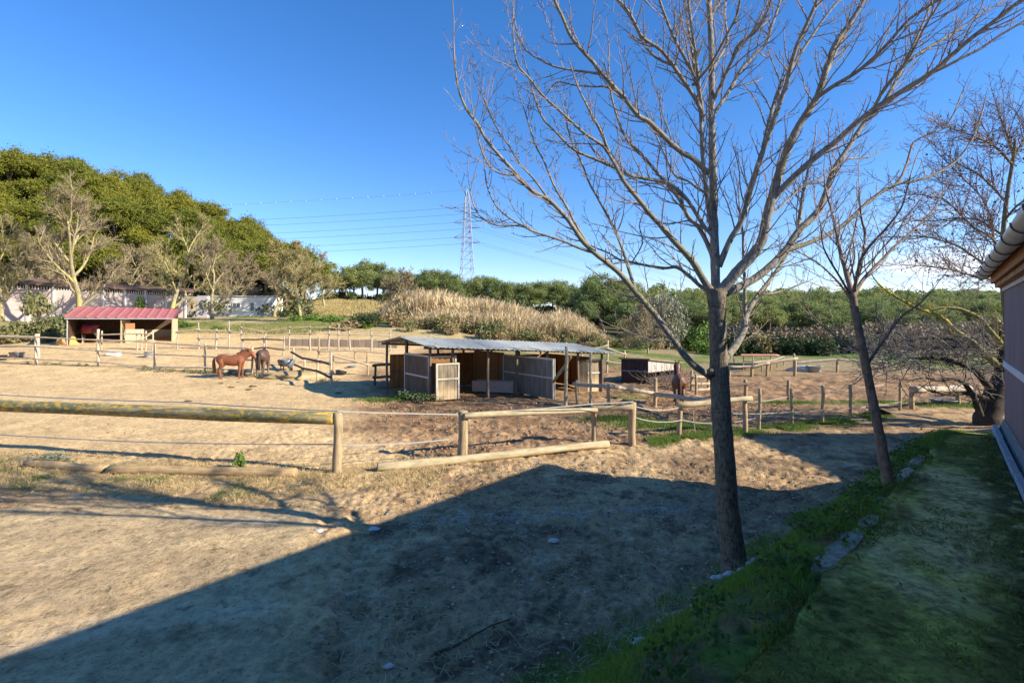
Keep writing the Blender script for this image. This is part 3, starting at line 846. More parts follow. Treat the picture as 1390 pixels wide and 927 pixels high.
# ------------------------------------------------------------------ open shed in the middle
def build_shed():
    Fp = Vector((-2.70, 17.2, 0)); Rp = Vector((3.63, 20.0, 0)); e2 = Vector((-2.33, 3.3, 0))
    e1 = Rp - Fp
    L1 = e1.length; L2 = e2.length
    x1 = e1.normalized(); x2 = e2.normalized()
    def pt(s, t, z=0):
        p = Fp + e1 * s + e2 * t
        return Vector((p.x, p.y, Hf(p.x, p.y) * (1 if z <= 0 else 0) + z))
    zf = lambda s: 1.86 - .36 * s          # eave height falls to the right
    zr = lambda s: 2.10 - .36 * s
    root = thing('open_shed', 'long open field shed of weathered boards under a corrugated tin roof', 'shed', pt(.5, .5))
    m_tin = NT('tin_sheet')
    f = m_tin.noise(m_tin.coord('Object', (1, 1, 1)), 1.2, 6, .6); f2 = m_tin.noise(m_tin.coord('Object', (3, .4, 1)), 3, 5, .6)
    c = m_tin.ramp(f, [(.35, (.42, .42, .36)), (.65, (.56, .56, .49))])
    c = m_tin.mix(m_tin.ramp(f2, [(.56, 0), (.7, .7)]), c, (.30, .24, .18))
    m_tin = m_tin.set(c, .6, 0, .25)
    m_dark = m_plank('shed_boards_dark', (.20, .14, .10), (.10, .07, .05), None, .6, .15)
    m_brown = m_plank('shed_boards_brown', (.42, .19, .065), (.22, .09, .03), None, .6, .18)
    m_wea = m_plank('shed_boards_weathered', (.42, .34, .22), (.19, .15, .10), (.56, .42, .25), .85, .13, .85)
    m_grey = m_plank('shed_boards_grey', (.37, .31, .245), (.18, .15, .12), None, .6, .13)
    m_ply = m_plank('plywood', (.34, .16, .055), (.21, .095, .03), None, .6, .9, .3)
    m_fr = m_noise('pale_batten', (.42, .38, .31), (.58, .53, .44), 10, .8, .3)
    m_psh = m_noise('dark_post', (.12, .085, .06), (.2, .15, .11), 10, .85, .3)
    # corrugated roof, two slopes, built as sheets so the ribs run down the slope
    def slope(name, t0, t1, zz0, zz1):
        mb = MB(); nx, ny = 150, 6
        s0, s1 = -.035, 1.03
        rows = []
        for j in range(ny + 1):
            tt = t0 + (t1 - t0) * j / ny
            for i in range(nx + 1):
                s = s0 + (s1 - s0) * i / nx
                p = Fp + e1 * s + e2 * tt
                z = zz0(s) + (zz1(s) - zz0(s)) * j / ny + .018 * math.sin(i * math.pi * .66) - .03 * math.sin(j / ny * 3.1) * (1 + math.sin(s * 9)) * .5
                if j == 0: z += .03 * math.sin(i * 1.7) * (math.sin(i * .33) > .2)
                rows.append(Vector((p.x, p.y, z)))
        mb.v = rows + [v - Vector((0, 0, .008)) for v in rows]
        W = nx + 1; n = len(rows)
        for j in range(ny):
            for i in range(nx):
                q = [j * W + i, j * W + i + 1, (j + 1) * W + i + 1, (j + 1) * W + i]
                mb.f.append(q); mb.f.append([n + k for k in q][::-1])
        for i in range(nx):
            for j, s in ((0, 1), (ny, -1)):
                q = [j * W + i, n + j * W + i, n + j * W + i + 1, j * W + i + 1]
                mb.f.append(q)
        for j in range(ny):
            for i in (0, nx):
                mb.f.append([j * W + i, (j + 1) * W + i, n + (j + 1) * W + i, n + j * W + i])
        return link(name, mb.mesh(name, False, False), m_tin, root)
    slope('roof_sheet', -.10, .5, lambda s: zf(s) - .03, zr)
    slope('roof_sheet', .5, 1.10, lambda s: zr(s) + .004, lambda s: zf(s) - .03)
    # posts and eaves beams
    for s in (0, .115, .30, .46, .64, .83, .985):
        for t in (0.02, .96):
            log('post', pt(s, t, 0) - Vector((0, 0, .2)), pt(s, t, zf(s) - .06), .05, .05, m_psh, root, 8)
    for t in (0.02, .96):
        a = pt(-.03, t, zf(0) - .07); b = pt(1.02, t, zf(1) - .07)
        log('beam', a, b, .045, .045, m_psh, root, 8)
    for s in (0, .33, .66, 1.0):
        log('beam', pt(s, 0, zf(s) - .05), pt(s, .5, zr(s) - .05), .035, .035, m_psh, root, 8)
        log('beam', pt(s, 1, zf(s) - .05), pt(s, .5, zr(s) - .05), .035, .035, m_psh, root, 8)
    log('post', pt(0, .5, 0), pt(0, .5, zr(0) - .04), .05, .05, m_psh, root, 8)
    # board panels
    def panel(name, p0, p1, h, mat, z0=.02, th=.05, frame=None, mid=None, par=None):
        p0 = Vector(p0); p1 = Vector(p1); d = p1 - p0; Lp = Vector((d.x, d.y, 0)).length
        M = Matrix.Translation(p0) @ Matrix.Rotation(math.atan2(d.y, d.x), 4, 'Z')
        o = MB().box((Lp / 2, 0, z0 + (h - z0) / 2), (Lp, th, h - z0)).build(name, mat, par or root, M)
        if frame:
            f = MB(); w = .055
            for zz in ([h - w / 2] + ([mid] if mid else [])): f.box((Lp / 2, 0, zz), (Lp - 2 * w, th + .05, w))
            for xx in (w / 2, Lp - w / 2): f.box((xx, 0, z0 + (h - z0) / 2), (w, th + .052, h - z0))
            f.build('batten', frame, o, M)
        return o
    panel('end_panel', pt(0, .02), pt(0, .52), 1.52, m_dark, .02, .05, m_fr, .78)
    panel('back_panel', pt(0.01, .93), pt(.515, .93), 1.36, m_brown, .02, .05, None)
    panel('back_panel', pt(.525, .93), pt(.99, .93), 1.20, m_brown, .02, .05, None)
    MB().box((0, 0, 0), (L1 * .5, .06, .05)).build('batten', m_psh, root, Matrix.Translation(pt(.262, .91, .72)) @ Matrix.Rotation(math.atan2(e1.y, e1.x), 4, 'Z'))
    panel('partition', pt(.52, .92), pt(.52, .40), 1.45, m_ply, .02, .05, m_psh, .72)
    panel('partition', pt(.52, .39), pt(.52, -.36), 1.40, m_grey, .02, .05, m_fr, .74)
    panel('end_panel', pt(.99, .92), pt(.99, .16), 1.25, m_ply, .02, .05, None)
    panel('front_panel', pt(.885, .04), pt(.995, .04), 1.26, m_wea, .02, .05, m_fr, .74)
    panel('front_panel', pt(.845, .06), pt(.885, .0), 1.22, m_wea, .02, .05, None)
    # half-open door at the front left
    a = pt(.0, -.02); b = pt(.135, -.02)
    dr = panel('door', a + Vector((.12, .0, 0)), b, 1.27, m_wea, .05, .05, m_fr, .74)
    panel('lintel_board', pt(0, .03), pt(.135, .03), 1.50, m_ply, 1.27, .05, m_fr)
    return pt, root
shed_pt, shed_root = build_shed()
# manger standing in the shed
g = Vector(shed_pt(.40, .55))
mg = thing('feed_manger', 'long pinkish plank manger on the floor of the open shed', 'manger', g)
m_mg = m_noise('manger_board', (.42, .30, .23), (.54, .40, .31), 4, .85, .3, (1, 1, 6))
a, b = P(641, 532, 19.4), P(697, 536, 18.9); a.z = Hf(a.x, a.y); b.z = Hf(b.x, b.y)
dv = (b - a).normalized(); nv = Vector((-dv.y, dv.x, 0))
Mm = Matrix((dv.to_3d(), nv, Vector((0, 0, 1)))).transposed().to_4x4(); Mm.translation = a
Lm = (b - a).length
MB().box((Lm / 2, 0, .24), (Lm, .04, .40)).build('front_board', m_mg, mg, Mm)
MB().box((Lm / 2, .45, .24), (Lm, .04, .40)).build('back_board', m_mg, mg, Mm)
for xx in (.02, Lm - .02): MB().box((xx, .225, .22), (.04, .408, .36)).build('end_board', m_mg, mg, Mm)
MB().box((Lm / 2, .225, .08), (Lm - .085, .405, .03)).build('floor_board', m_mg, mg, Mm)
# tall poles with a brace in front of the shed
fence('tall_poles', 'two tall bare poles standing in front of the open shed', 'poles', [(768, 470, 551, 2.3), (801, 479, 550, 2)], [], M_pale)
g = G(768, 551)
bo = tag(log('brace_pole', P(751, 519, g.y + 1.0), P(775, 484, g.y + .1), .05, .045, M_post), 'diagonal brace pole leaning between the grey partition and the tall pole', 'pole')

# ------------------------------------------------------------------ red roofed shelter, left
def build_shelter():
    y = 36.0
    a = GD(82, y); b = GD(233, y + .4); z0 = 1.05
    root = thing('field_shelter', 'two bay field shelter with a pinkish red ribbed roof and pale inner boards', 'shelter', ((a.x + b.x) / 2, y + 1, z0))
    m_red = m_noise('red_sheet', (.36, .105, .095), (.45, .155, .14), 3, .5, .1, spec=.4)
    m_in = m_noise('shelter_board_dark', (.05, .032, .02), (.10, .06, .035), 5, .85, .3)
    m_cream = m_noise('cream_board', (.40, .35, .22), (.52, .46, .31), 4, .8, .2)
    m_or = m_noise('orange_board', (.36, .15, .06), (.46, .2, .09), 6, .8, .2)
    m_st = m_noise('grey_steel', (.32, .32, .32), (.45, .45, .44), 8, .5, .1, metal=.4)
    X0, X1 = a.x, b.x; root.rotation_euler = (0, 0, 0); zt = z0 + 2.0
    zl = CAMZ - (444 - V0) * y / F           # front eave
    D = 3.2
    rows = []
    mb = MB(); n = 44
    zf0 = CAMZ - (430.5 - V0) * y / F; zf1 = CAMZ - (432 - V0) * y / F
    zb = CAMZ - (419 - V0) * (y + D) / F
    for k in range(n + 1):
        x = X0 - .12 + (X1 - X0 + .3) * k / n
        rib = .05 if k % 4 == 0 else 0
        zf = zf0 + (zf1 - zf0) * k / n
        rows.append([Vector((x, y - .25, zf + rib)), Vector((x + .25 * k / n * 0, y + D, zb + .12 + rib - .10 * k / n))])
    for k in range(n):
        p, q = rows[k], rows[k + 1]
        i = len(mb.v)
        mb.v += [p[0], q[0], q[1], p[1]] + [v - Vector((0, 0, .03)) for v in (p[0], q[0], q[1], p[1])]
        mb.f += [[i, i+1, i+2, i+3], [i+7, i+6, i+5, i+4], [i, i+4, i+5, i+1], [i+2, i+6, i+7, i+3]] 
    mb.build('roof', m_red, root)
    MB().box(((X0 + X1) / 2, y - .26, (zf0 + zf1) / 2 - .07), (X1 - X0 + .2, .02, .07)).build('eaves_trim', m_st, root)
    zw = zf0 - .1
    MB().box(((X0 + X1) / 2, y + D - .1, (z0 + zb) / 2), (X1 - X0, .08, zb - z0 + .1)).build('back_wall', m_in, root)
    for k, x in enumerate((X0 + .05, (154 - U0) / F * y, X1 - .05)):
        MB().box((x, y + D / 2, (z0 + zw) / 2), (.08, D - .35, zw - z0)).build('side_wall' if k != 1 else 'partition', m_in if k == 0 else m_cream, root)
        log('post', (x, y - .1, z0 - .2), (x, y - .1, zf0 - .05), .05, .05, m_st if k == 0 else M_post, root, 8)
    xm = (160 - U0) / F * y
    xq = (186 - U0) / F * y
    MB().box(((xm + xq) / 2, y, z0 + .52), (xq - xm, .05, 1.02)).build('half_door', m_cream, root)
    MB().box(((xm + (173 - U0) / F * y) / 2, y, z0 + 1.24), (((173 - U0) / F * y) - xm, .05, .42)).build('shutter', m_or, root)
    MB().box(((xm + X1) / 2 + .3, y + D - .16, z0 + .48), (X1 - xm - .8, .03, .95)).build('lower_lining', m_cream, root)
build_shelter()
for o in COL.objects:
    if o.name.startswith('field_shelter'): o.rotation_euler = (0, 0, R(27)); o.scale = (.80, 1, 1)
# straw heap in the shelter, tubs and small things in the left field
def tub(name, label, u, v, r, h, colr, cat='tub', d=None, tilt=0, group=None):
    g = GD(u, d) if d else G(u, v)
    m = m_noise(name + '_plastic', tuple(c * .8 for c in colr), tuple(c * 1.15 for c in colr), 9, .55, .1, spec=.4)
    o = MB().lathe([(0, .012), (r * .82, .012), (r * .8, 0), (r * .86, .02), (r, h), (r * 1.06, h), (r * 1.06, h - .03), (r * .95, h - .01), (r * .78, .04), (0, .04)], 20).build(name, m, None, Matrix.Translation(g) @ Matrix.Rotation(tilt, 4, 'Y'), True)
    return tag(o, label, cat, group)
tub('feed_tub', 'wide grey feed tub behind the fence at the left end', 23, 477, .36, .30, (.22, .22, .24), d=30)
tub('feed_tub', 'small black tub at the left edge behind the fence', 3, 482, .22, .28, (.03, .03, .035), d=29)
tub('bucket', 'small blue grey bucket behind the fence post below the shelter', 201, 488, .2, .34, (.28, .31, .36), d=30)
tub('feed_tub', 'low black tub with pale rim right of the corral fence', 462, 508, .26, .16, (.04, .04, .045), tilt=.25)
tub('feed_tub', 'flat blue grey tub near the far weeds', 478, 499, .22, .10, (.2, .26, .3))
tub('feed_tub', 'grey tub on the sunny dirt below the gnarled tree', 1281, 549, .36, .17, (.16, .17, .17))
tub('feed_tub', 'black tub tipped on its side behind the leaning tree', 1193, 563, .26, .16, (.015, .015, .018), tilt=.35)
g = G(386, 503)
tk = MB(); 
n = 18
for i in range(n + 1):
    t = math.pi * i / n
    for s in (-.5, .5): tk.v.append(Vector((s * .62, .25 * math.cos(t) * 1.1, .52 - .36 * math.sin(t))))
for i in range(n): tk.f.append([2 * i, 2 * i + 1, 2 * i + 3, 2 * i + 2])
for s in (0, 1): tk.f.append([2 * i + s for i in range(n + 1)])
wt = thing('water_trough', 'grey half round trough on legs beside the dark horse', 'trough', g)
tr = tk.build('basin', m_noise('zinc_blue', (.15, .17, .20), (.26, .29, .33), 6, .5, .2, metal=.2), wt, Matrix.Translation(g + Vector((.1, 0, .04))) @ Matrix.Rotation(R(-14), 4, 'Z'), True)
md = tr.modifiers.new('thick', 'SOLIDIFY'); md.thickness = .02
for sx in (-.22, .24):
    for sy in (-.16, .16):
        log('leg', g + Vector((sx + .1, sy, -.05)), g + Vector((sx * .9 + .1, sy, .34)), .025, .025, M_darkrail, wt, 6)
def lump(name, label, cat, g, s, col0, col1, seed, flat=.6, group=None, sub=3, amp=.35, scale=6, kind=None):
    bm = bmesh.new(); bmesh.ops.create_icosphere(bm, subdivisions=sub, radius=1)
    for v in bm.verts:
        n = mnoise.noise(v.co * 1.6 + Vector((seed, seed * 2, 0))) + .5 * mnoise.noise(v.co * 4 + Vector((seed, 0, 3)))
        v.co *= 1 + amp * n
        v.co = Vector((v.co.x * s[0], v.co.y * s[1], v.co.z * s[2]))
        if v.co.z < -s[2] * .25: v.co.z = -s[2] * .25
    me = bpy.data.meshes.new(name); bm.to_mesh(me); bm.free()
    me.polygons.foreach_set('use_smooth', [True] * len(me.polygons))
    key = name + str(col0)
    m = bpy.data.materials.get(key) or m_noise(key, col0, col1, scale, .9, .7)
    return tag(link(name, me, m, None, Matrix.Translation(g)), label, cat, group, kind)
lump('straw_heap', 'orange heap of straw at the left bay of the shelter', 'straw heap', GD(91, 35.4) + Vector((0, 0, .1)), (.62, .5, .55), (.52, .27, .08), (.68, .40, .14), 3)
MB_ = MB().box((0, 0, .14), (.72, .4, .28))
o = MB_.build('salt_block', m_noise('white_block', (.62, .59, .54), (.75, .72, .68), 4, .8, .2), None, Matrix.Translation(GD(154, 30.5)) @ Matrix.Rotation(.1, 4, 'Y'))
bv = o.modifiers.new('b', 'BEVEL'); bv.width = .04; bv.segments = 2
tag(o, 'white block lying on the ground in front of the shelter', 'block')
lump('hay_mound', 'low brown mound of hay and dung beside the dark horse', 'mound', G(395, 510), (1.6, .9, .22), (.36, .26, .13), (.48, .36, .19), 9, .4)
lump('rubble_heap', 'pale heap of rubble near the far fence at right', 'heap', GD(1090, 28.5), (.75, .5, .35), (.46, .42, .38), (.62, .58, .54), 4)
tub('planter_box', 'grey square planter by the far fence at right', 1106, 515, .36, .34, (.40, .39, .38), 'planter', d=28)
for i, (u, v, s) in enumerate(((343, 525, .12), (338, 529, .09), (314, 526, .1), (300, 521, .09), (255, 545, .1), (459, 534, .1), (324, 519, .07))):
    lump('dung_pile', 'dark dung pile on the pale arena sand', 'dung', G(u, v), (s * 1.3, s, s * .5), (.08, .05, .03), (.14, .09, .05), i + 20, .5, 'dung piles on the arena')

# ------------------------------------------------------------------ dark shed and pink roofed frame, right
def build_dark_shed():
    a = G(845, 519); b = G(880, 521)
    root = thing('dark_shed', 'small dark plank shed with a turquoise band behind the brown horse', 'shed', a)
    m_d = m_plank('black_boards', (.075, .055, .055), (.035, .028, .03), None, .6, .2, .2)
    m_t = m_noise('turquoise_band', (.10, .22, .22), (.15, .30, .29), 6, .7, .1)
    m_g = m_plank('whitewashed_boards', (.50, .46, .42), (.33, .30, .28), None, .6, .3, .3)
    h = 1.08
    d = b - a; d.z = 0; d.normalize(); nrm = Vector((.77, .64, 0)); L = (b - a).length
    c = b + nrm * 2.6
    def wall(name, p, q, mat, z0=0., z1=h):
        dd = q - p; M = Matrix.Translation(Vector((p.x, p.y, 0 + Hf(a.x, a.y)))) @ Matrix.Rotation(math.atan2(dd.y, dd.x), 4, 'Z')
        return MB().box((dd.length / 2, 0, (z0 + z1) / 2), (dd.length, .06, z1 - z0)).build(name, mat, root, M), M
    def slant(p, q, z0, mat):
        zz = Hf(a.x, a.y); oo = Vector((d.x, d.y, 0)) * -.06
        t2 = [Vector((p.x, p.y, zz + h)), Vector((q.x, q.y, zz + h - .32)), Vector((q.x, q.y, zz + h - .32)) + oo, Vector((p.x, p.y, zz + h)) + oo]
        MB().quad_prism(t2, [Vector((v.x, v.y, zz + z0)) for v in t2]).build('side_wall', mat, root)
    o, M = wall('front_wall', a, b, m_d)
    MB().box((L / 2, -.035, .55), (L, .012, .05)).build('band', m_t, o, M)
    wall('side_wall', b, b + nrm * 2.55, m_g, .5, h - .02) if False else slant(b, b + nrm * 2.55, .5, m_g)
    wall('side_wall', b, c, m_d, .0, .30)
    wall('back_wall', a + nrm * 2.6, c, m_d, 0, h - .34)
    slant(a, a + nrm * 2.55, 0, m_d)
    z = Hf(a.x, a.y)
    tp = [Vector((p.x, p.y, z + h + .06 - (.30 if i in (2, 3) else 0))) for i, p in enumerate((a - d * .12 - nrm * .1, b + d * .12 - nrm * .1, c + d * .12 + nrm * .1, a + nrm * 2.7 - d * .12))]
    MB().quad_prism(tp, [p - Vector((0, 0, .06)) for p in tp]).build('roof', m_noise('mossy_roof', (.17, .19, .08), (.26, .24, .13), 8, .9, .4), root)
build_dark_shed()
def build_pole_frame():
    root = thing('pole_shelter', 'low open frame of slim poles with a thin pink roof edge in the far field', 'shelter', GD(1030, 30))
    m_p = m_noise('pink_roof', (.42, .17, .15), (.52, .24, .21), 5, .7, .1)
    pts = [(1009, 28), (1022, 27.4), (1034, 28), (1046, 28.6), (1055, 30), (1064, 31.5), (996, 30)]
    zt = CAMZ - (481 - V0) * 28 / F
    for u, d in pts:
        g = GD(u, d); log('post', g - Vector((0, 0, .2)), Vector((g.x, g.y, zt - .06 - .075 * max(0, d - 27.5))), .035, .03, M_post, root, 8)
    q = [GD(1006, 27.5), GD(1053, 28.2), GD(1058, 32), GD(1012, 32)]
    tp = [Vector((p.x, p.y, zt + .05 - .075 * (p.y - 27.5))) for p in q]
    MB().quad_prism(tp, [p - Vector((0, 0, .06)) for p in tp]).build('roof', m_p, root)
    for k in range(5):
        a, b = GD(*pts[k]), GD(*pts[k + 1]); log('rail', Vector((a.x, a.y, zt - .38)), Vector((b.x, b.y, zt - .38)), .03, .03, M_greyrail, root, 8)
build_pole_frame()

# ------------------------------------------------------------------ long wall, trailer and painted panel, back left
def build_back_wall():
    pts = [(-160, 45, 3.9, 6.9), (-60, 48, 3.6, 6.6), (0, 50, 3.45, 6.35), (37, 50.9, 3.35, 6.25), (73, 51.7, 3.28, 6.16), (106, 52.5, 3.2, 6.08), (140, 53.3, 3.12, 6.0), (170, 54, 3.05, 5.92), (198, 54.6, 3.0, 5.85), (226, 55.2, 2.95, 5.78), (252, 55.8, 2.9, 5.7)]
    root = thing('long_stable_block', 'long pinkish grey walled stable block with white posts below the wooded hill', 'building', P(120, 432, 53))
    m_w = m_noise('pink_render', (.46, .375, .35), (.56, .47, .445), 1.2, .85, .2, (1, 1, 2.5))
    m_p = m_noise('white_post_paint', (.60, .58, .58), (.74, .72, .72), 6, .7, .1)
    m_r = m_noise('brown_roof_sheet', (.13, .075, .06), (.20, .12, .09), 4, .8, .3)
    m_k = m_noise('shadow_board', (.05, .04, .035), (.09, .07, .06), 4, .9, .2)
    W = []
    for u, d, zb, zt in pts:
        x = (u - U0) / F * d; W.append((Vector((x, d, zb - .8)), zt))
    for (p, zp), (q, zq) in zip(W[:-1], W[1:]):
        zq2, zp2 = zq - .40, zp - .40
        o = Vector((0, .14, 0))
        MB().quad_prism([Vector((p.x, p.y, zp2)), Vector((q.x, q.y, zq2)), Vector((q.x, q.y, zq2)) + o, Vector((p.x, p.y, zp2)) + o], [p, q, q + o, p + o]).build('wall_panel', m_w, root)
        # slatted opening above the panel
        mb = MB(); nsl = 9
        for k in range(nsl):
            c = Vector(p).lerp(q, (k + .5) / nsl); z = zp + (zq - zp) * (k + .5) / nsl
            mb.box((c.x, c.y + .07, z - .25), (.09, .06, .28))
        mb.build('slat_opening', m_p, root)
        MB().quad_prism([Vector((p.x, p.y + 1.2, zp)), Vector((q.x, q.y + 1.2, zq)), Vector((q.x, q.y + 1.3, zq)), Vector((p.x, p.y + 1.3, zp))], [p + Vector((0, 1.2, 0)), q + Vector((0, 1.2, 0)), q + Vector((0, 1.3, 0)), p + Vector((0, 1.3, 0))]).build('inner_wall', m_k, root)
        tp = [Vector((p.x, p.y - .35, zp)), Vector((q.x, q.y - .35, zq)), Vector((q.x, q.y + 5, zq + .55)), Vector((p.x, p.y + 5, zp + .55))]
        MB().quad_prism([v + Vector((0, 0, .1)) for v in tp], tp).build('roof', m_r, root)
    for p, z in W:
        MB().box((p.x, p.y - .06, (p.z + z) / 2), (.2, .12, z - p.z - .02)).build('post', m_p, root)
build_back_wall()
def build_trailer():
    d = 57.5
    x0, x1 = (270 - U0) / F * d, (371 - U0) / F * d
    zb, zt = CAMZ - (432 - V0) * d / F, CAMZ - (402.5 - V0) * d / F
    root = thing('white_trailer', 'long white site cabin with small windows and painted scrawls below the pines', 'cabin', ((x0 + x1) / 2, d, zb))
    m_w = m_noise('white_cladding', (.68, .68, .67), (.80, .80, .78), 2, .6, .1)
    m_g = m_noise('dark_glass', (.10, .11, .13), (.18, .19, .22), 3, .2, 0, spec=.5)
    m_k = m_noise('rubber_black', (.03, .03, .03), (.06, .06, .06), 5, .7, .1)
    m_bl = m_noise('pale_blue_paint', (.30, .42, .58), (.42, .52, .66), 3, .7, 0)
    m_yl = m_noise('yellow_paint', (.60, .46, .10), (.7, .55, .2), 3, .7, 0)
    o = MB().box(((x0 + x1) / 2, d + 1.2, (zb + zt) / 2), (x1 - x0, 2.4, zt - zb)).build('cabin_body', m_w, root)
    b = o.modifiers.new('b', 'BEVEL'); b.width = .06
    MB().box(((x0 + x1) / 2, d + 1.2, zt + .04), (x1 - x0 + .2, 2.6, .07)).build('roof', m_w, root)
    MB().box(((x0 + x1) / 2, d + 1.2, zb - .25), (x1 - x0 - .4, 2.0, .5)).build('undercarriage', m_k, root)
    for u0, u1 in ((291, 299), (316, 326)):
        a, c = (u0 - U0) / F * d, (u1 - U0) / F * d
        w_ = MB().box(((a + c) / 2, d - .02, zb + 1.45), (c - a, .05, .5)).build('window', m_g, root)
        fr = MB()
        for zz in (zb + 1.19, zb + 1.71): fr.box(((a + c) / 2, d - .03, zz), (c - a + .1, .06, .05))
        for xx in (a - .02, (a + c) / 2, c + .02): fr.box((xx, d - .03, zb + 1.45), (.05, .06, .5))
        fr.build('frame', m_w, w_)
    a = (342.5 - U0) / F * d
    MB().box((a, d - .02, zb + 1.3), (.36, .05, .85)).build('narrow_window', m_g, root)
    def stroke(pts, r, mat, name='painted_scrawl'):
        mb = MB()
        for i in range(len(pts) - 1):
            p = Vector((pts[i][0], 0, pts[i][1])); q = Vector((pts[i + 1][0], 0, pts[i + 1][1]))
            e = (q - p).normalized(); nn = Vector((-e.z, 0, e.x)) * r
            i0 = len(mb.v); mb.v += [p + nn - e * r * .5, q + nn + e * r * .5, q - nn + e * r * .5, p - nn - e * r * .5]; mb.f.append([i0, i0 + 1, i0 + 2, i0 + 3])
        return mb.build(name, mat, root, Matrix.Translation((0, d - .006, 0)))
    X = lambda u: (u - U0) / F * d
    stroke([(X(350), zb + .5), (X(352), zb + 1.2), (X(355), zb + .6), (X(357), zb + 1.5), (X(358), zb + .5)], .09, m_bl)
    stroke([(X(360), zb + 1.1), (X(363), zb + 1.6), (X(364), zb + 1.0), (X(361), zb + 1.2)], .09, m_yl)
    stroke([(X(345), zb + .35), (X(351), zb + .55), (X(356), zb + .35), (X(366), zb + .5)], .07, m_bl)
    # painted container to its left
    d2 = 57.0
    r2 = thing('painted_container', 'cream container end painted with a big dark S squiggle left of the white cabin', 'container', P(263, 430, d2))
    m_c = m_noise('cream_metal', (.52, .46, .36), (.64, .58, .48), 3, .7, .1); m_l = m_noise('lilac_metal', (.50, .48, .56), (.6, .58, .66), 3, .7, .1); m_b = m_noise('black_spray', (.10, .11, .14), (.17, .18, .22), 4, .7, 0); m_t = m_noise('tan_spray', (.5, .34, .16), (.6, .42, .22), 4, .7, 0)
    xa, xb, xc = (256.5 - U0) / F * d2, (272 - U0) / F * d2, (284 - U0) / F * d2
    MB().box(((xa + xb) / 2, d2 - .45 + .3, (zb + zt) / 2 - .05), (xb - xa, .6, zt - zb)).build('panel', m_c, r2)
    MB().box(((xb + xc) / 2 + .01, d2 - .45 + .3, (zb + zt) / 2 - .05), (xc - xb, .58, zt - zb - .02)).build('panel', m_l, r2)
    def st2(pts, r, mat):
        mb = MB()
        for i in range(len(pts) - 1):
            p = Vector((pts[i][0], 0, pts[i][1])); q = Vector((pts[i + 1][0], 0, pts[i + 1][1]))
            e = (q - p).normalized(); nn = Vector((-e.z, 0, e.x)) * r
            i0 = len(mb.v); mb.v += [p + nn - e * r * .5, q + nn + e * r * .5, q - nn + e * r * .5, p - nn - e * r * .5]; mb.f.append([i0, i0 + 1, i0 + 2, i0 + 3])
        mb.build('painted_letter', mat, r2, Matrix.Translation((0, d2 - .46, 0)))
    Y = lambda u: (u - U0) / F * d2
    S = [(Y(280.5), zb + 1.75), (Y(277.5), zb + 1.95), (Y(274.5), zb + 1.7), (Y(275), zb + 1.3), (Y(278.5), zb + 1.0), (Y(279.8), zb + .65), (Y(277.5), zb + .35), (Y(273.5), zb + .5)]
    st2(S, .06, m_b)
    st2([(Y(262), zb + 1.9), (Y(264), zb + 1.1), (Y(266), zb + 1.9)], .12, m_t)
    st2([(Y(261), zb + .7), (Y(261.6), zb + .2), (Y(264), zb + .2), (Y(264.6), zb + .7)], .08, m_b)
    st2([(Y(266), zb + .25), (Y(267.5), zb + .75), (Y(269.5), zb + .25)], .08, m_b)
build_trailer()
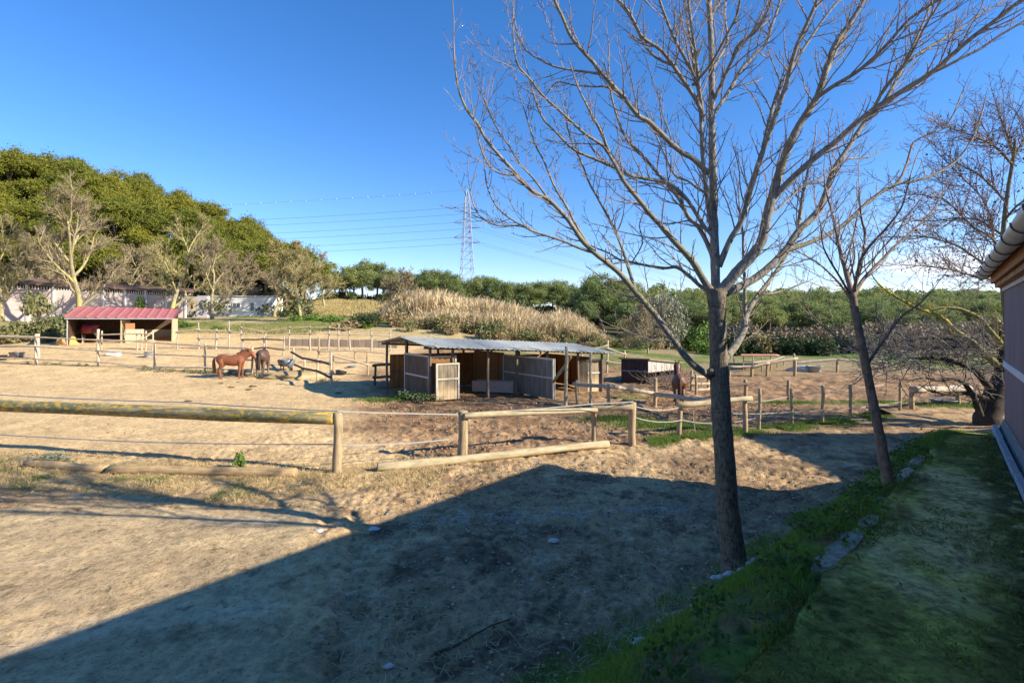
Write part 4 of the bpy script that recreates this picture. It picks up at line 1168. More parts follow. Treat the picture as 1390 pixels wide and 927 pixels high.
# ------------------------------------------------------------------ horses
def horse(label, loc, heading, scale, neck, head, legs_off, coat, legc, manec, tail=True, mane=True, seed=0, blanket=None):
    """body in local X forward; neck: [(x,z,rx,rw)], head: [(x,z,rh,rw)]"""
    root = thing('horse', label, 'horse', loc)
    mb = MB()
    def loft(rings, n=14):
        base = len(mb.v); pc = [Vector((x, 0, z)) for x, z, h, w in rings]
        for k, (x, z, h, w) in enumerate(rings):
            d = (pc[min(k + 1, len(pc) - 1)] - pc[max(k - 1, 0)]).normalized()
            up = Vector((-d.z, 0, d.x))
            if up.z < 0 and abs(d.x) > .3: up = -up
            for i in range(n):
                t = 2 * math.pi * i / n
                mb.v.append(pc[k] + up * (h * math.sin(t)) + Vector((0, w * math.cos(t), 0)))
        for k in range(len(rings) - 1):
            for i in range(n):
                j = (i + 1) % n
                mb.f.append([base + k * n + i, base + k * n + j, base + (k + 1) * n + j, base + (k + 1) * n + i])
        mb.f.append([base + i for i in range(n)][::-1]); e = base + (len(rings) - 1) * n
        mb.f.append([e + i for i in range(n)])
    loft([(-.72, 1.03, .05, .05), (-.69, 1.03, .16, .13), (-.60, 1.01, .24, .21), (-.42, 1.0, .28, .26), (-.18, .95, .275, .265), (.08, .93, .285, .27), (.30, .95, .295, .24), (.48, .99, .29, .20), (.60, 1.01, .22, .15), (.66, 1.02, .10, .08)])
    loft(neck); loft(head)
    fr, hd = legs_off
    for s, off in ((-1, fr[0]), (1, fr[1])):
        y = s * .13
        mb.tube([(.46, y, .95), (.46 + off * .2, y, .74), (.45 + off * .5, y * 1.02, .52), (.45 + off * .8, y * 1.02, .44), (.44 + off, y, .14), (.47 + off, y, .075), (.49 + off, y, .0)], [.12, .095, .066, .06, .04, .045, .062], 10)
    for s, off in ((-1, hd[0]), (1, hd[1])):
        y = s * .14
        mb.tube([(-.48, y, 1.0), (-.44 + off * .2, y, .80), (-.46 + off * .4, y, .66), (-.61 + off * .6, y, .48), (-.60 + off * .7, y, .42), (-.56 + off, y, .14), (-.53 + off, y, .075), (-.50 + off, y, .0)], [.19, .165, .11, .062, .058, .042, .046, .064], 10)
    hx, hz = head[0][0], head[0][1]
    for s in (-1, 1):
        mb.tube([(hx - .03, s * .06, hz + .06), (hx - .02, s * .085, hz + .15), (hx - .0, s * .08, hz + .22)], [.035, .038, .008], 6)
    tmp = bpy.data.objects.new('tmp', mb.mesh('tmp')); COL.objects.link(tmp)
    m1 = tmp.modifiers.new('r', 'REMESH'); m1.mode = 'VOXEL'; m1.voxel_size = .022
    m2 = tmp.modifiers.new('s', 'SMOOTH'); m2.factor = .5; m2.iterations = 4
    dg = bpy.context.evaluated_depsgraph_get()
    me = bpy.data.meshes.new_from_object(tmp.evaluated_get(dg)); bpy.data.objects.remove(tmp)
    t = NT('horse_coat'); sp = t.n('ShaderNodeSeparateXYZ'); tc = t.n('ShaderNodeTexCoord'); t.l(tc.outputs['Object'], sp.inputs[0])
    n = t.noise(t.coord('Object', (3, 3, 3)), 2, 5)
    c = t.ramp(n, [(.3, tuple(k * .75 for k in coat)), (.7, coat)])
    c = t.mix(t.ramp(sp.outputs[2], [(.08, 1), (.34, .6), (.55, 0)]), c, legc)
    mat = t.set(c, .5, 0, .35)
    M = Matrix.Translation(loc) @ Matrix.Rotation(heading, 4, 'Z') @ Matrix.Scale(scale, 4)
    b = link('body', me, mat, root, M, True)
    mm = m_noise('horse_hair', tuple(k * .6 for k in manec), manec, 14, .7, .5, (1, 1, .3))
    if tail:
        MB().tube([(-.70, 0, 1.12), (-.80, 0, 1.08), (-.85, .01, .90), (-.84, .02, .62), (-.80, .02, .36), (-.79, .02, .28)], [.03, .05, .07, .085, .06, .015], 9, True, .12).build('tail', mm, root, M, True)
    if mane:
        up = []
        mp = MB()
        for k, (x, z, h, w_) in enumerate(neck[:-1]):
            pass
        pc = [Vector((x, 0, z)) for x, z, h, w_ in neck]
        for k in range(len(neck) - 1):
            for q in range(7):
                tt = q / 7
                c_ = pc[k].lerp(pc[k + 1], tt); h = neck[k][2] + (neck[k + 1][2] - neck[k][2]) * tt
                d = (pc[k + 1] - pc[k]).normalized(); u = Vector((-d.z, 0, d.x))
                if u.z < 0 and abs(d.x) > .3: u = -u
                p0 = c_ + u * (h * .9)
                mp.tube([p0, p0 + u * .07 + Vector((0, random.uniform(.0, .05), 0)), p0 + u * .01 + Vector((-.02, .13, -.05)), p0 - u * .10 + Vector((-.02, .14, -.06))], [.035, .035, .028, .006], 5)
        mp.build('mane', mm, root, M, True)
    # eyes
    if blanket:
        mb2 = MB(); n = 14; rows = []
        secs = [(-.68, 1.03, .17, .15), (-.60, 1.01, .27, .24), (-.42, 1.0, .31, .29), (-.18, .95, .305, .295), (.08, .93, .315, .30), (.30, .95, .325, .27), (.48, 1.0, .32, .23)]
        for x, z, h, w_ in secs:
            for i in range(n + 1):
                tt = -.75 + (math.pi + 1.5) * i / n
                mb2.v.append(Vector((x, w_ * math.cos(tt), z + h * math.sin(tt))))
        for k in range(len(secs) - 1):
            for i in range(n):
                a = k * (n + 1) + i; mb2.f.append([a, a + 1, a + n + 2, a + n + 1])
        o = mb2.build('blanket', blanket, root, M, True); so_ = o.modifiers.new('t', 'SOLIDIFY'); so_.thickness = .015
    return root

neck_mid = [(.46, 1.05, .27, .13), (.60, 1.15, .23, .12), (.76, 1.24, .18, .10), (.90, 1.29, .145, .085), (.98, 1.30, .12, .08)]
head_mid = [(.93, 1.33, .12, .09), (1.02, 1.27, .135, .10), (1.12, 1.14, .105, .085), (1.22, 1.0, .08, .065), (1.27, .92, .072, .06), (1.29, .88, .05, .045)]
neck_low = [(.48, 1.02, .26, .13), (.66, .98, .22, .12), (.84, .86, .18, .10), (.98, .72, .15, .085), (1.06, .62, .12, .08)]
head_low = [(1.03, .68, .12, .09), (1.09, .58, .13, .10), (1.16, .43, .10, .085), (1.22, .29, .078, .065), (1.25, .20, .07, .06), (1.26, .16, .05, .045)]
neck_high = [(.46, 1.06, .27, .13), (.58, 1.22, .23, .12), (.68, 1.38, .18, .10), (.76, 1.50, .145, .085), (.80, 1.56, .12, .08)]
head_high = [(.76, 1.60, .11, .09), (.86, 1.56, .13, .10), (.98, 1.45, .10, .085), (1.09, 1.33, .08, .065), (1.14, 1.26, .07, .06), (1.16, 1.23, .05, .045)]

chest = (.235, .082, .038); bay = (.115, .062, .04)
g = G(314, 514)
horse('chestnut pony standing side on to the right in the sunny arena', g, R(8), .90, neck_mid, head_mid, ((-.02, .06), (.10, -.08)), chest, (.20, .07, .035), (.24, .085, .035))
g = G(357, 509)
horse('dark brown horse seen from behind with its head down at the trough', g, R(104), .97, neck_low, head_low, ((.05, -.02), (.04, -.06)), bay, (.16, .125, .10), (.05, .035, .03))
m_bl = m_noise('red_rug', (.24, .035, .045), (.34, .06, .065), 3, .75, .3)
g = GD(122, 36.5)
horse('bay horse in a dark red rug feeding inside the red roofed shelter', g, R(180), 1.02, neck_low, head_low, ((.05, -.05), (.06, -.04)), (.06, .035, .025), (.42, .38, .34), (.03, .02, .018), True, False, 3, m_bl)
g = G(921, 548)
horse('brown pony seen from behind in the paddock by the brush pile', g, R(76), .80, neck_high, head_high, ((.0, .03), (.03, -.05)), (.15, .062, .032), (.10, .045, .028), (.06, .03, .02))

# ------------------------------------------------------------------ pylon and wires
def build_pylon():
    d = 163.0; base = P(634, 412, d); z0 = base.z - 3.5
    ztop = CAMZ - (258 - V0) * d / F
    root = thing('electricity_pylon', 'tall lattice steel pylon rising above the pines behind the reed bed', 'pylon', Vector((base.x, d, z0)))
    m = m_noise('galvanised_steel', (.24, .25, .27), (.34, .35, .37), 2, .5, 0, metal=.3)
    Hh = ztop - z0
    def wdt(t): return np.interp(t, [0, .25, .55, .93, 1.0], [2.9, 2.0, 1.35, .62, .12])
    ang = R(20); ca, sa = math.cos(ang), math.sin(ang)
    def c(i, t):
        w_ = float(wdt(t)); x, y = ((-1, -1), (1, -1), (1, 1), (-1, 1))[i]
        return Vector((base.x + (x * ca - y * sa) * w_, d + (x * sa + y * ca) * w_, z0 + t * Hh))
    lv = [0, .10, .20, .29, .37, .44, .505, .565, .62, .67, .715, .76, .80, .84, .88, .93, 1.0]
    mb = MB()
    for i in range(4):
        mb.tube([c(i, t) for t in lv], .085, 4)
    mb.build('legs', m, root)
    br = MB()
    for a, b in zip(lv[:-1], lv[1:]):
        for i in range(4):
            j = (i + 1) % 4
            br.tube([c(i, a), c(j, b)], .05, 3); br.tube([c(j, a), c(i, b)], .05, 3); br.tube([c(i, b), c(j, b)], .05, 3)
    br.build('bracing', m, root)
    arms = []
    for t, L in ((.855, 4.0), (.735, 4.2), (.615, 4.2)):
        for s in (-1, 1):
            tt = t if s < 0 else t - .035
            z = z0 + tt * Hh
            p = Vector((base.x + s * L, d + s * .6, z))
            ar = MB()
            for i in (0, 1, 2, 3):
                ar.tube([c(i, tt), p], .06, 3)
            ar.tube([c(0, tt + .04), p], .05, 3); ar.tube([c(1, tt + .04), p], .05, 3)
            o = ar.build('crossarm', m, root)
            arms.append((s, p))
    mw = m_noise('wire_metal', (.12, .13, .15), (.16, .17, .19), 2, .5, 0, metal=.4)
    top = Vector((base.x, d, ztop))
    names = ['lowest', 'middle', 'topmost']
    k = 0
    for s, p in arms + [(0, top)]:
        for side in (-1, 1):
            q = Vector((-330, d + 34 + (p.x - base.x) * .2, p.z + 4)) if side < 0 else Vector((330 + p.x - base.x, 620, p.z + 2 - 12))
            pts = []
            for i in range(33):
                u = i / 32; v = p.lerp(q, u); v.z -= 4 * u * (1 - u) * (5 if side < 0 else 6); pts.append(v)
            o = MB().tube(pts, .035 if s else .022, 4).build('power_line', mw)
            tag(o, ('thin sagging power line running left from the lattice pylon' if side < 0 else 'thin sagging power line running right from the lattice pylon'), 'power line', 'power lines on the left of the pylon' if side < 0 else 'power lines on the right of the pylon')
            if s == 0 and side < 0:
                mk = m_noise('marker_white', (.42, .44, .47), (.5, .52, .55), 3, .5, 0)
                for i in range(14):
                    u = (i + 1) * .0165 + .02; v = p.lerp(q, u); v.z -= 4 * u * (1 - u) * 5
                    MB().lathe([(0, -.22), (.15, -.15), (.22, 0), (.15, .15), (0, .22)], 8, Matrix.Translation(v)).build('marker_ball', mk, o)
build_pylon()

# ------------------------------------------------------------------ foliage builders
def leaf_quads(cent, size, up=None, aspect=1.0, jitter=.4):
    """one randomly turned quad per centre"""
    n = len(cent)
    nrm = rng.normal(size=(n, 3)); nrm /= np.linalg.norm(nrm, axis=1)[:, None]
    if up is not None: nrm = nrm * (1 - up) + np.array([0, 0, 1]) * up; nrm /= np.linalg.norm(nrm, axis=1)[:, None]
    t = rng.normal(size=(n, 3)); t -= nrm * (t * nrm).sum(1)[:, None]; t /= np.linalg.norm(t, axis=1)[:, None]
    b = np.cross(nrm, t)
    s = size * (1 + rng.uniform(-jitter, jitter, n))[:, None]
    t = t * s * .5 * aspect; b = b * s * .5
    V = np.stack([cent - t * .9 - b * .35, cent + t * .2 - b, cent + t, cent - t * .1 + b], 1).reshape(-1, 3)
    Q = np.arange(4 * n).reshape(n, 4)
    return V, Q

def clump_points(c, r, n, shell=.38):
    v = rng.normal(size=(n, 3)); v /= np.linalg.norm(v, axis=1)[:, None]
    rad = shell + (1 - shell) * rng.random(n) ** .5
    return np.asarray(c) + v * rad[:, None] * np.asarray(r)

def crown_mesh(name, clumps, per, size, aspect=1.0, soft=False):
    pts = []
    for c, r in clumps:
        n = int(per * (np.prod(r) ** (2 / 3)))
        if soft:
            pts.append(np.asarray(c) + rng.normal(size=(max(n, 20), 3)) * np.asarray(r) * .62); continue
        pts.append(clump_points(c, r, max(n, 20)))
    V, Q = leaf_quads(np.concatenate(pts), size, None, aspect)
    return np_mesh(name, V, Q)

M_pineL = m_leaf('olive_pine_needles', (.17, .175, .022), (.27, .25, .035), .3, (.13, .16, .028))
M_pineR = m_leaf('blue_green_pine_needles', (.22, .26, .085), (.34, .36, .125), .4, (.16, .22, .085))
M_trunkP = m_noise('pine_bark', (.15, .11, .08), (.28, .22, .17), 5, .9, .4, (2, 2, .6))
M_scrub = m_leaf('scrub_leaves', (.17, .175, .06), (.29, .25, .11), .25, (.14, .16, .07))
M_dryscrub = m_leaf('dry_scrub', (.30, .23, .12), (.44, .34, .19), .2, (.24, .19, .09))
M_bushD = m_leaf('dark_bush_leaves', (.035, .06, .02), (.07, .10, .03), .15, (.05, .07, .03))
M_bushG = m_leaf('ridge_bush_leaves', (.09, .12, .04), (.16, .18, .065), .25, (.07, .10, .04))
M_olive = m_leaf('silver_olive_leaves', (.20, .215, .14), (.30, .30, .20), .15)
M_bright = m_leaf('fresh_green_leaves', (.10, .19, .03), (.17, .26, .05), .3)

def pine_variant(seed, flat=False):
    rs = np.random.default_rng(seed)
    h = rs.uniform(6.6, 8.4); rw = rs.uniform(2.3, 3.2)
    cl = []
    zc = h * (.62 if not flat else .54); rz = h * (.37 if not flat else .46)
    for i in range(52):
        v = rs.normal(size=3); v /= np.linalg.norm(v); v[2] = abs(v[2]) * 1.0 - .35
        f = rs.uniform(.45, 1.15)
        c = np.array([v[0] * rw * f, v[1] * rw * f, zc + v[2] * rz * f])
        r = rs.uniform(.34, .85)
        cl.append((c, np.array([r, r, r * .72])))
    return h, rw, cl

def tree_proto(name, label, cat, group, crown_me, crown_mat, h, trunk_r, tmat, limbs):
    root = thing(name, label, cat, (0, 0, 0), group)
    mb = MB().tube([(0, 0, -.8), (.05, .02, h * .25), (.12, -.06, h * .5), (.05, .05, h * .8)], [trunk_r * 1.3, trunk_r, trunk_r * .75, trunk_r * .25], 7)
    for c in limbs:
        z = h * random.uniform(.32, .6)
        mb.tube([(.06, 0, z), ((c[0]) * .5, c[1] * .5, z + (c[2] - z) * .35), tuple(c)], [trunk_r * .5, trunk_r * .32, trunk_r * .1], 5)
    mb.build('trunk', tmat, root, None, True)
    link('crown', crown_me, crown_mat, root)
    return root

def copy_tree(o):
    c = o.copy(); COL.objects.link(c)
    for ch in list(o.children):
        k = ch.copy(); COL.objects.link(k); k.parent = c
    return c

used = set()
def place(proto, loc, s, rz, label=None, group=None, mat=None):
    o = proto if proto.name not in used else copy_tree(proto)
    used.add(proto.name)
    o.location = loc; o.scale = (s[0], s[1], s[2]) if hasattr(s, '__len__') else (s, s, s); o.rotation_euler = (0, 0, rz)
    if label: o['label'] = label
    if group: o['group'] = group
    return o

def make_pines(mat, label, group, n, seed0, low=False):
    out = []
    for k in range(n):
        h, rw, cl = pine_variant(seed0 + k, low)
        me = crown_mesh('pine_crown', cl, 640, .085, 4.2, True)
        out.append(tree_proto('pine_tree', label, 'pine', group, me, mat, h, .17, M_trunkP, [c for c, r in cl[:7]]))
    return out
pinesL = make_pines(M_pineL, 'olive green pine among the dense pines covering the left hill', 'pines on the left hill', 6, 100)
pinesC = make_pines(M_pineR, 'rounded pine in the row along the ridge behind the reed bed', 'pines along the middle ridge', 4, 200, True)
pinesR = make_pines(M_pineR, 'blue green pine in the wood on the far right hillside', 'pines on the right hillside', 5, 300, True)

def scatter(protos, n, fn, smin, smax, mind):
    got = []; tries = 0
    while len(got) < n and tries < n * 60:
        tries += 1
        x, y = fn()
        if any((x - a) ** 2 + (y - b) ** 2 < mind ** 2 for a, b in got): continue
        got.append((x, y))
        s = random.uniform(smin, smax)
        place(protos[len(got) % len(protos)], (x, y, Hf(x, y) - .1), (s, s, s * random.uniform(.9, 1.15)), random.uniform(0, 6.28))
    return got
def fL():
    y = random.uniform(63, 92); q = random.uniform(-1.12, -.395); return q * y, y
scatter(pinesL, 128, fL, .80, 1.2, 3.3)
# middle ridge
for (u, d, s) in ((455, 84, .75), (470, 82, .95), (492, 84, 1.05), (512, 86, .95), (530, 84, .9), (546, 88, .8), (565, 90, .95), (582, 86, .95), (598, 88, 1.05), (612, 86, .9), (628, 92, .9), (642, 88, .85), (660, 90, 1.0), (680, 88, .95), (697, 90, 1.0), (716, 88, 1.05), (733, 90, 1.1), (750, 92, 1.05), (766, 90, 1.0), (785, 95, .8), (575, 95, .8), (640, 97, .9), (690, 97, .9), (520, 93, .9), (480, 92, .9)):
    g = GD(u, d); place(random.choice(pinesC), g - Vector((0, 0, .2)), (s, s, s * random.uniform(.85, 1.0)), random.uniform(0, 6))
for (u, d, s) in ((815, 74, 1.15), (838, 80, 1.0), (800, 82, .85), (858, 92, .95), (795, 70, .6)):
    g = GD(u, d); place(random.choice(pinesC), g - Vector((0, 0, .2)), s, random.uniform(0, 6), 'big dark green pine standing right of the reed bed', 'big pines right of the reed bed')
def fR():
    y = 62 + random.random() ** 1.1 * 58; q = random.uniform(.215, 1.0); return q * y, y
for y in [None]:
    got = []
    while len(got) < 140:
        x, y = fR()
        if any((x - a) ** 2 + (y - b) ** 2 < 11 for a, b in got): continue
        got.append((x, y)); s = (.72 + (y - 62) * .0042) * random.uniform(.8, 1.1)
        place(pinesR[len(got) % 5], (x, y, Hf(x, y) - .3), (s * 1.12, s * 1.12, s), random.uniform(0, 6.28))
def far_wood():
    pts = []
    for k in range(620):
        y = random.uniform(112, 235); q = random.uniform(.10, 1.05); x = q * y
        z0 = Hf(x, y); h = random.uniform(5.5, 8.0)
        for j in range(9):
            a = random.uniform(0, 6.28); r = random.uniform(.2, 2.2)
            c = (x + math.cos(a) * r, y + math.sin(a) * r, z0 + h * random.uniform(.3, .92)); rr = random.uniform(.8, 1.4)
            pts.append(clump_points(c, (rr, rr, rr * .75), 70))
    V, Q = leaf_quads(np.concatenate(pts), .42)
    tag(link('far_wood', np_mesh('far_wood', V, Q), M_pineR), 'far pine wood closing the view on the right hillside', 'wood', None, 'stuff')
far_wood()

# ------------------------------------------------------------------ bushes
def bush_variant(name, label, cat, group, mat, seed, n=9, h=1.0, size=.2, per=160, aspect=1.3):
    rs = np.random.default_rng(seed); cl = []
    for i in range(n):
        a = rs.uniform(0, 6.28); r = rs.uniform(0, .8) ; rr = rs.uniform(.3, .55)
        cl.append((np.array([math.cos(a) * r, math.sin(a) * r, h * rs.uniform(.25, .8)]), np.array([rr, rr, rr * .85])))
    me = crown_mesh(name + '_leaves', cl, per, size, aspect)
    root = thing(name, label, cat, (0, 0, 0), group)
    mb = MB()
    for c, r in cl[:5]: mb.tube([(0, 0, -.3), tuple(c * .5), tuple(c)], [.05, .035, .012], 5)
    mb.build('stems', M_trunkP, root, None, True)
    link('foliage', me, mat, root)
    return root
def bushes(name, label, cat, group, mat, spots, nv=3, seed=0, **kw):
    pr = [bush_variant(name, label, cat, group, mat, seed + k, **kw) for k in range(nv)]
    for i, (u, d, s, *rest) in enumerate(spots):
        g = GD(u, d); hz = rest[0] if rest else 1.0
        place(pr[i % nv], g - Vector((0, 0, .05)), (s, s, s * hz), random.uniform(0, 6.28))
    return pr
sp = []
for u in range(470, 900, 10):
    for d in (45, 48, 51):
        if random.random() < (.85 if u > 555 else .12): sp.append((u + random.uniform(-8, 8), d + random.uniform(-2, 2), random.uniform(.55, 1.5), random.uniform(.6, 1.25)))
bushes('dry_bush', 'tan dead looking bush in the belt below the reeds', 'bush', 'tan dead bushes below the reed bed', M_dryscrub, sp[::2], 4, 15, size=.10, per=420)
bushes('scrub_bush', 'olive brown scrub bush in the belt below the reeds', 'bush', 'scrub below the reed bed', M_scrub, sp[1::2], 5, 10, size=.11, per=420)
sp = [(random.uniform(850, 1330), random.uniform(48, 62), random.uniform(1.4, 2.4), random.uniform(.7, 1.2)) for i in range(40)] + [(random.uniform(1090, 1370), random.uniform(44, 58), random.uniform(1.5, 2.6), random.uniform(.8, 1.2)) for i in range(48)]
bushes('brown_bush', 'brown leafless looking bush at the foot of the right hillside', 'bush', 'brown bushes below the right wood', m_leaf('brown_brush', (.20, .155, .10), (.33, .26, .17), .15, (.15, .125, .075)), sp, 4, 30, size=.10, per=420)
sp = [(random.uniform(985, 1180), random.uniform(40, 46), random.uniform(1.2, 1.9), random.uniform(.7, 1.0)) for i in range(20)]
bushes('dark_bush', 'dark evergreen bush in the hedge behind the far paddock', 'bush', 'dark hedge bushes on the right', M_bushD, sp, 3, 50, size=.12, per=420)
bushes('dark_bush', 'dark round bush on the green bank left of the reed bed', 'bush', 'dark bushes by the bank', M_bushD, [(490, 45, 1.2, .9), (503, 45.5, 1.2, .9), (478, 45, .8, .7), (541, 48, 1.2, 1.1), (384, 54, 1.0, .7)], 2, 60, size=.12, per=420)
bushes('green_bush', 'fresh green bush on the bank behind the fences', 'bush', 'green bushes on the bank', M_bright, [(440, 47, 1.3, .6), (455, 47, 1.2, .6), (425, 48, 1.2, .6), (470, 46, 1.1, .6), (405, 47, 1.1, .7), (495, 45, 1.2, .5), (300, 43, .9, .4), (255, 44, 1.0, .5), (240, 45, 1.0, .5), (880, 46, 1.8, .6), (955, 44, 1.4, .8), (948, 48, 2.0, 1.2)], 3, 70, size=.12, per=380)
bushes('green_bush', 'leafy bush left of the shelter behind the end fence', 'bush', 'bushes left of the shelter', M_scrub, [(5, 37, 1.2), (22, 37.5, 1.3, 1.2), (38, 38, 1.2), (55, 38.5, 1.3, 1.3), (70, 39, 1.4, 1.3), (-20, 37, 1.5), (64, 37, .8, 1.0), (100, 41, 1.6, 1.1), (120, 42, 1.2, 1.0)], 3, 80, size=.12, per=400)
bushes('creeper', 'bright green creeper standing against the pink wall', 'creeper', None, M_bright, [(192, 53.2, .85, 2.4)], 1, 90, size=.12, per=350)
bushes('yellowish_bush', 'yellow green bushy growth before the long pink wall', 'bush', None, M_scrub, [(52, 48, 1.5, 1.9)], 1, 95, size=.12, per=350)
bushes('olive_tree', 'silvery rounded olive tree behind the dark shed', 'olive tree', None, M_olive, [(897, 49, 2.7, 1.75)], 1, 97, n=26, size=.045, per=2200)
bushes('orange_bush', 'small ochre bush beyond the pink roofed frame', 'bush', None, m_leaf('ochre_leaves', (.26, .20, .08), (.34, .27, .12), .15), [(1040, 42, 1.5, 1.1)], 1, 99, size=.16, per=200)
bushes('undergrowth_bush', 'brown green undergrowth bush at the foot of the left hill', 'bush', 'undergrowth on the left hill', M_scrub, [(random.uniform(-20, 430), random.uniform(57, 66), random.uniform(1.3, 2.2), random.uniform(.8, 1.5)) for i in range(40)], 3, 110, size=.13, per=360)
sp = [(random.uniform(560, 860), random.uniform(78, 92), random.uniform(1.4, 2.4), random.uniform(.8, 1.3)) for i in range(60)]
bushes('ridge_bush', 'dark green bush filling the gaps under the middle ridge pines', 'bush', 'bushes under the ridge pines', M_bushG, sp, 3, 130, size=.15, per=300)
sp = [(random.uniform(436, 575), random.uniform(81, 93), random.uniform(1.2, 1.7), random.uniform(.8, 1.1)) for i in range(34)]
bushes('ridge_bush', 'low green bush between the pine trunks above the tan mound', 'bush', 'bushes above the tan mound', M_bushG, sp, 3, 140, size=.13, per=300)
# weeds close by
def weed(label, u, v, s, hz, mat, seed, n=7, size=.07, cat='weed', per=420):
    pr = bush_variant('weed', label, cat, None, mat, seed, n=n, size=size, per=per, aspect=1.8)
    g = G(u, v); used.add(pr.name); pr.location = g; pr.scale = (s, s, s * hz)
M_grn = m_leaf('grey_green_weed', (.16, .20, .13), (.25, .29, .20), .2)
weed('low grey green weed spreading behind the short border log', 68, 630, .55, .35, M_grn, 1)
weed('single upright green plant behind the border log', 326, 638, .14, 2.2, M_bright, 2, size=.12)
weed('leafy green weeds at the corner of the open shed door', 566, 546, .75, .45, m_leaf('weed_green', (.09, .14, .045), (.17, .22, .09), .25), 3)
weed('green weeds under the end gate of the open shed', 548, 541, .5, .5, M_bright, 4)
weed('green tuft in the paddock right of the shed', 856, 533, .42, .5, M_bright, 5)
weed('green weeds at the foot of the corral fence', 440, 520, .6, .35, M_scrub, 6)
weed('green plant beside the grey trough', 405, 509, .5, .5, M_scrub, 7)
for i in range(16):
    u = 195 + i * 10.5 + random.uniform(-4, 4)
    weed('grey green weed in the row under the whitish paddock fence', u, 502 + (u - 195) * .055, random.uniform(.3, .5), random.uniform(.35, .6), M_grn if i % 2 else M_scrub, 20 + i, 5, .1, per=220)
for o in COL.objects:
    if o.get('label', '').startswith('grey green weed in the row'): o['group'] = 'weeds under the paddock fence'
    elif 'group' in o.keys() and o['group'] is None: del o['group']
for i, (u, v) in enumerate(((38, 494), (62, 495), (78, 495), (104, 497), (115, 497))):
    weed('small green weed at the left foot of the whitish paddock fence', u, v, .25, .6, M_bright, 50 + i, 4, .1, per=200)
for o in COL.objects:
    if o.get('label', '').startswith('small green weed at the left'): o['group'] = 'weeds at the left fence foot'

# reed bed: far too many canes to count
def reed_leaves(c, L):
    n = len(c); az = rng.uniform(0, 6.28, n); el = rng.uniform(.2, 1.25, n); w_ = rng.uniform(.012, .03, n)
    l = L * rng.uniform(.4, 1.1, n)
    d = np.stack([np.cos(az) * np.cos(el) * l, np.sin(az) * np.cos(el) * l, np.sin(el) * l], 1)
    s = np.stack([-np.sin(az) * w_, np.cos(az) * w_, w_ * 0], 1)
    dr = d.copy(); dr[:, 2] *= .55
    V = np.stack([c - s, c + s, c + dr + s * .3, c + dr - s * .3], 1).reshape(-1, 3)
    return V, np.arange(4 * n).reshape(n, 4)

def build_reeds():
    V = []; Q = []
    def bed(n, us, ds, hs):
        u = rng.uniform(us[0], us[1], n); d = rng.uniform(ds[0], ds[1], n)
        x = (u - U0) / F * d; z = H(x, d)
        h = np.interp(u, hs[0], hs[1]) * rng.uniform(.45, 1.1, n) * (.62 + .75 * fbm(x, d, 2.6, 3, 7))
        return x, d, z, h
    parts = [bed(10500, (515, 812), (51, 62), ([515, 535, 560, 600, 650, 700, 740, 765, 790, 812], [1.2, 2.4, 3.5, 3.8, 3.5, 3.3, 2.7, 3.2, 2.3, 1.1])),
             bed(4200, (540, 830), (46, 52), ([540, 600, 700, 760, 800, 830], [1.0, 1.9, 2.2, 2.9, 2.0, .8]))]
    for x, y, z, h in parts:
        n = len(x); az = rng.uniform(0, 6.28, n); w_ = rng.uniform(.035, .075, n)
        lean = rng.uniform(.02, .40, n) * h; la = fbm(x, y, 2.0, 2, 8) * 9 + rng.normal(0, .9, n)
        prev = None
        for k, t in enumerate((0, .45, .78, .9, 1.0)):
            ww = w_ * (.7, .6, .5, 1.1, .25)[k]
            cx = x + np.cos(la) * lean * t * t; cy = y + np.sin(la) * lean * t * t; cz = z - .2 + h * t * (1 - .06 * t)
            L = np.stack([cx - np.cos(az) * ww, cy - np.sin(az) * ww, cz], 1); Rr = np.stack([cx + np.cos(az) * ww, cy + np.sin(az) * ww, cz], 1)
            base = sum(len(a) for a in V)
            V.append(np.concatenate([L, Rr]))
            if prev is not None:
                i = np.arange(n); Q.append(np.stack([prev + i, prev + n + i, base + n + i, base + i], 1))
            prev = base
        # drooping leaves
        m = n * 5
        idx = rng.integers(0, n, m); t = rng.uniform(.25, .95, m)
        c = np.stack([x[idx] + np.cos(la[idx]) * lean[idx] * t * t + rng.normal(0, .12, m), y[idx] + np.sin(la[idx]) * lean[idx] * t * t + rng.normal(0, .2, m), z[idx] + h[idx] * t], 1)
        v, q = reed_leaves(c, .62)
        base = sum(len(a) for a in V); V.append(v); Q.append(q + base)
    me = np_mesh('reed_bed', np.concatenate(V), np.concatenate(Q))
    m = m_leaf('dry_reed', (.50, .385, .215), (.70, .57, .36), .35)
    tag(link('reed_bed', me, m), 'tall tan reed bed in front of the middle ridge pines', 'reeds', None, 'stuff')
build_reeds()
# ------------------------------------------------------------------ bare trees
def rvec(): 
    return Vector((random.gauss(0, 1), random.gauss(0, 1), random.gauss(0, 1))).normalized()
UP = Vector((0, 0, 1))

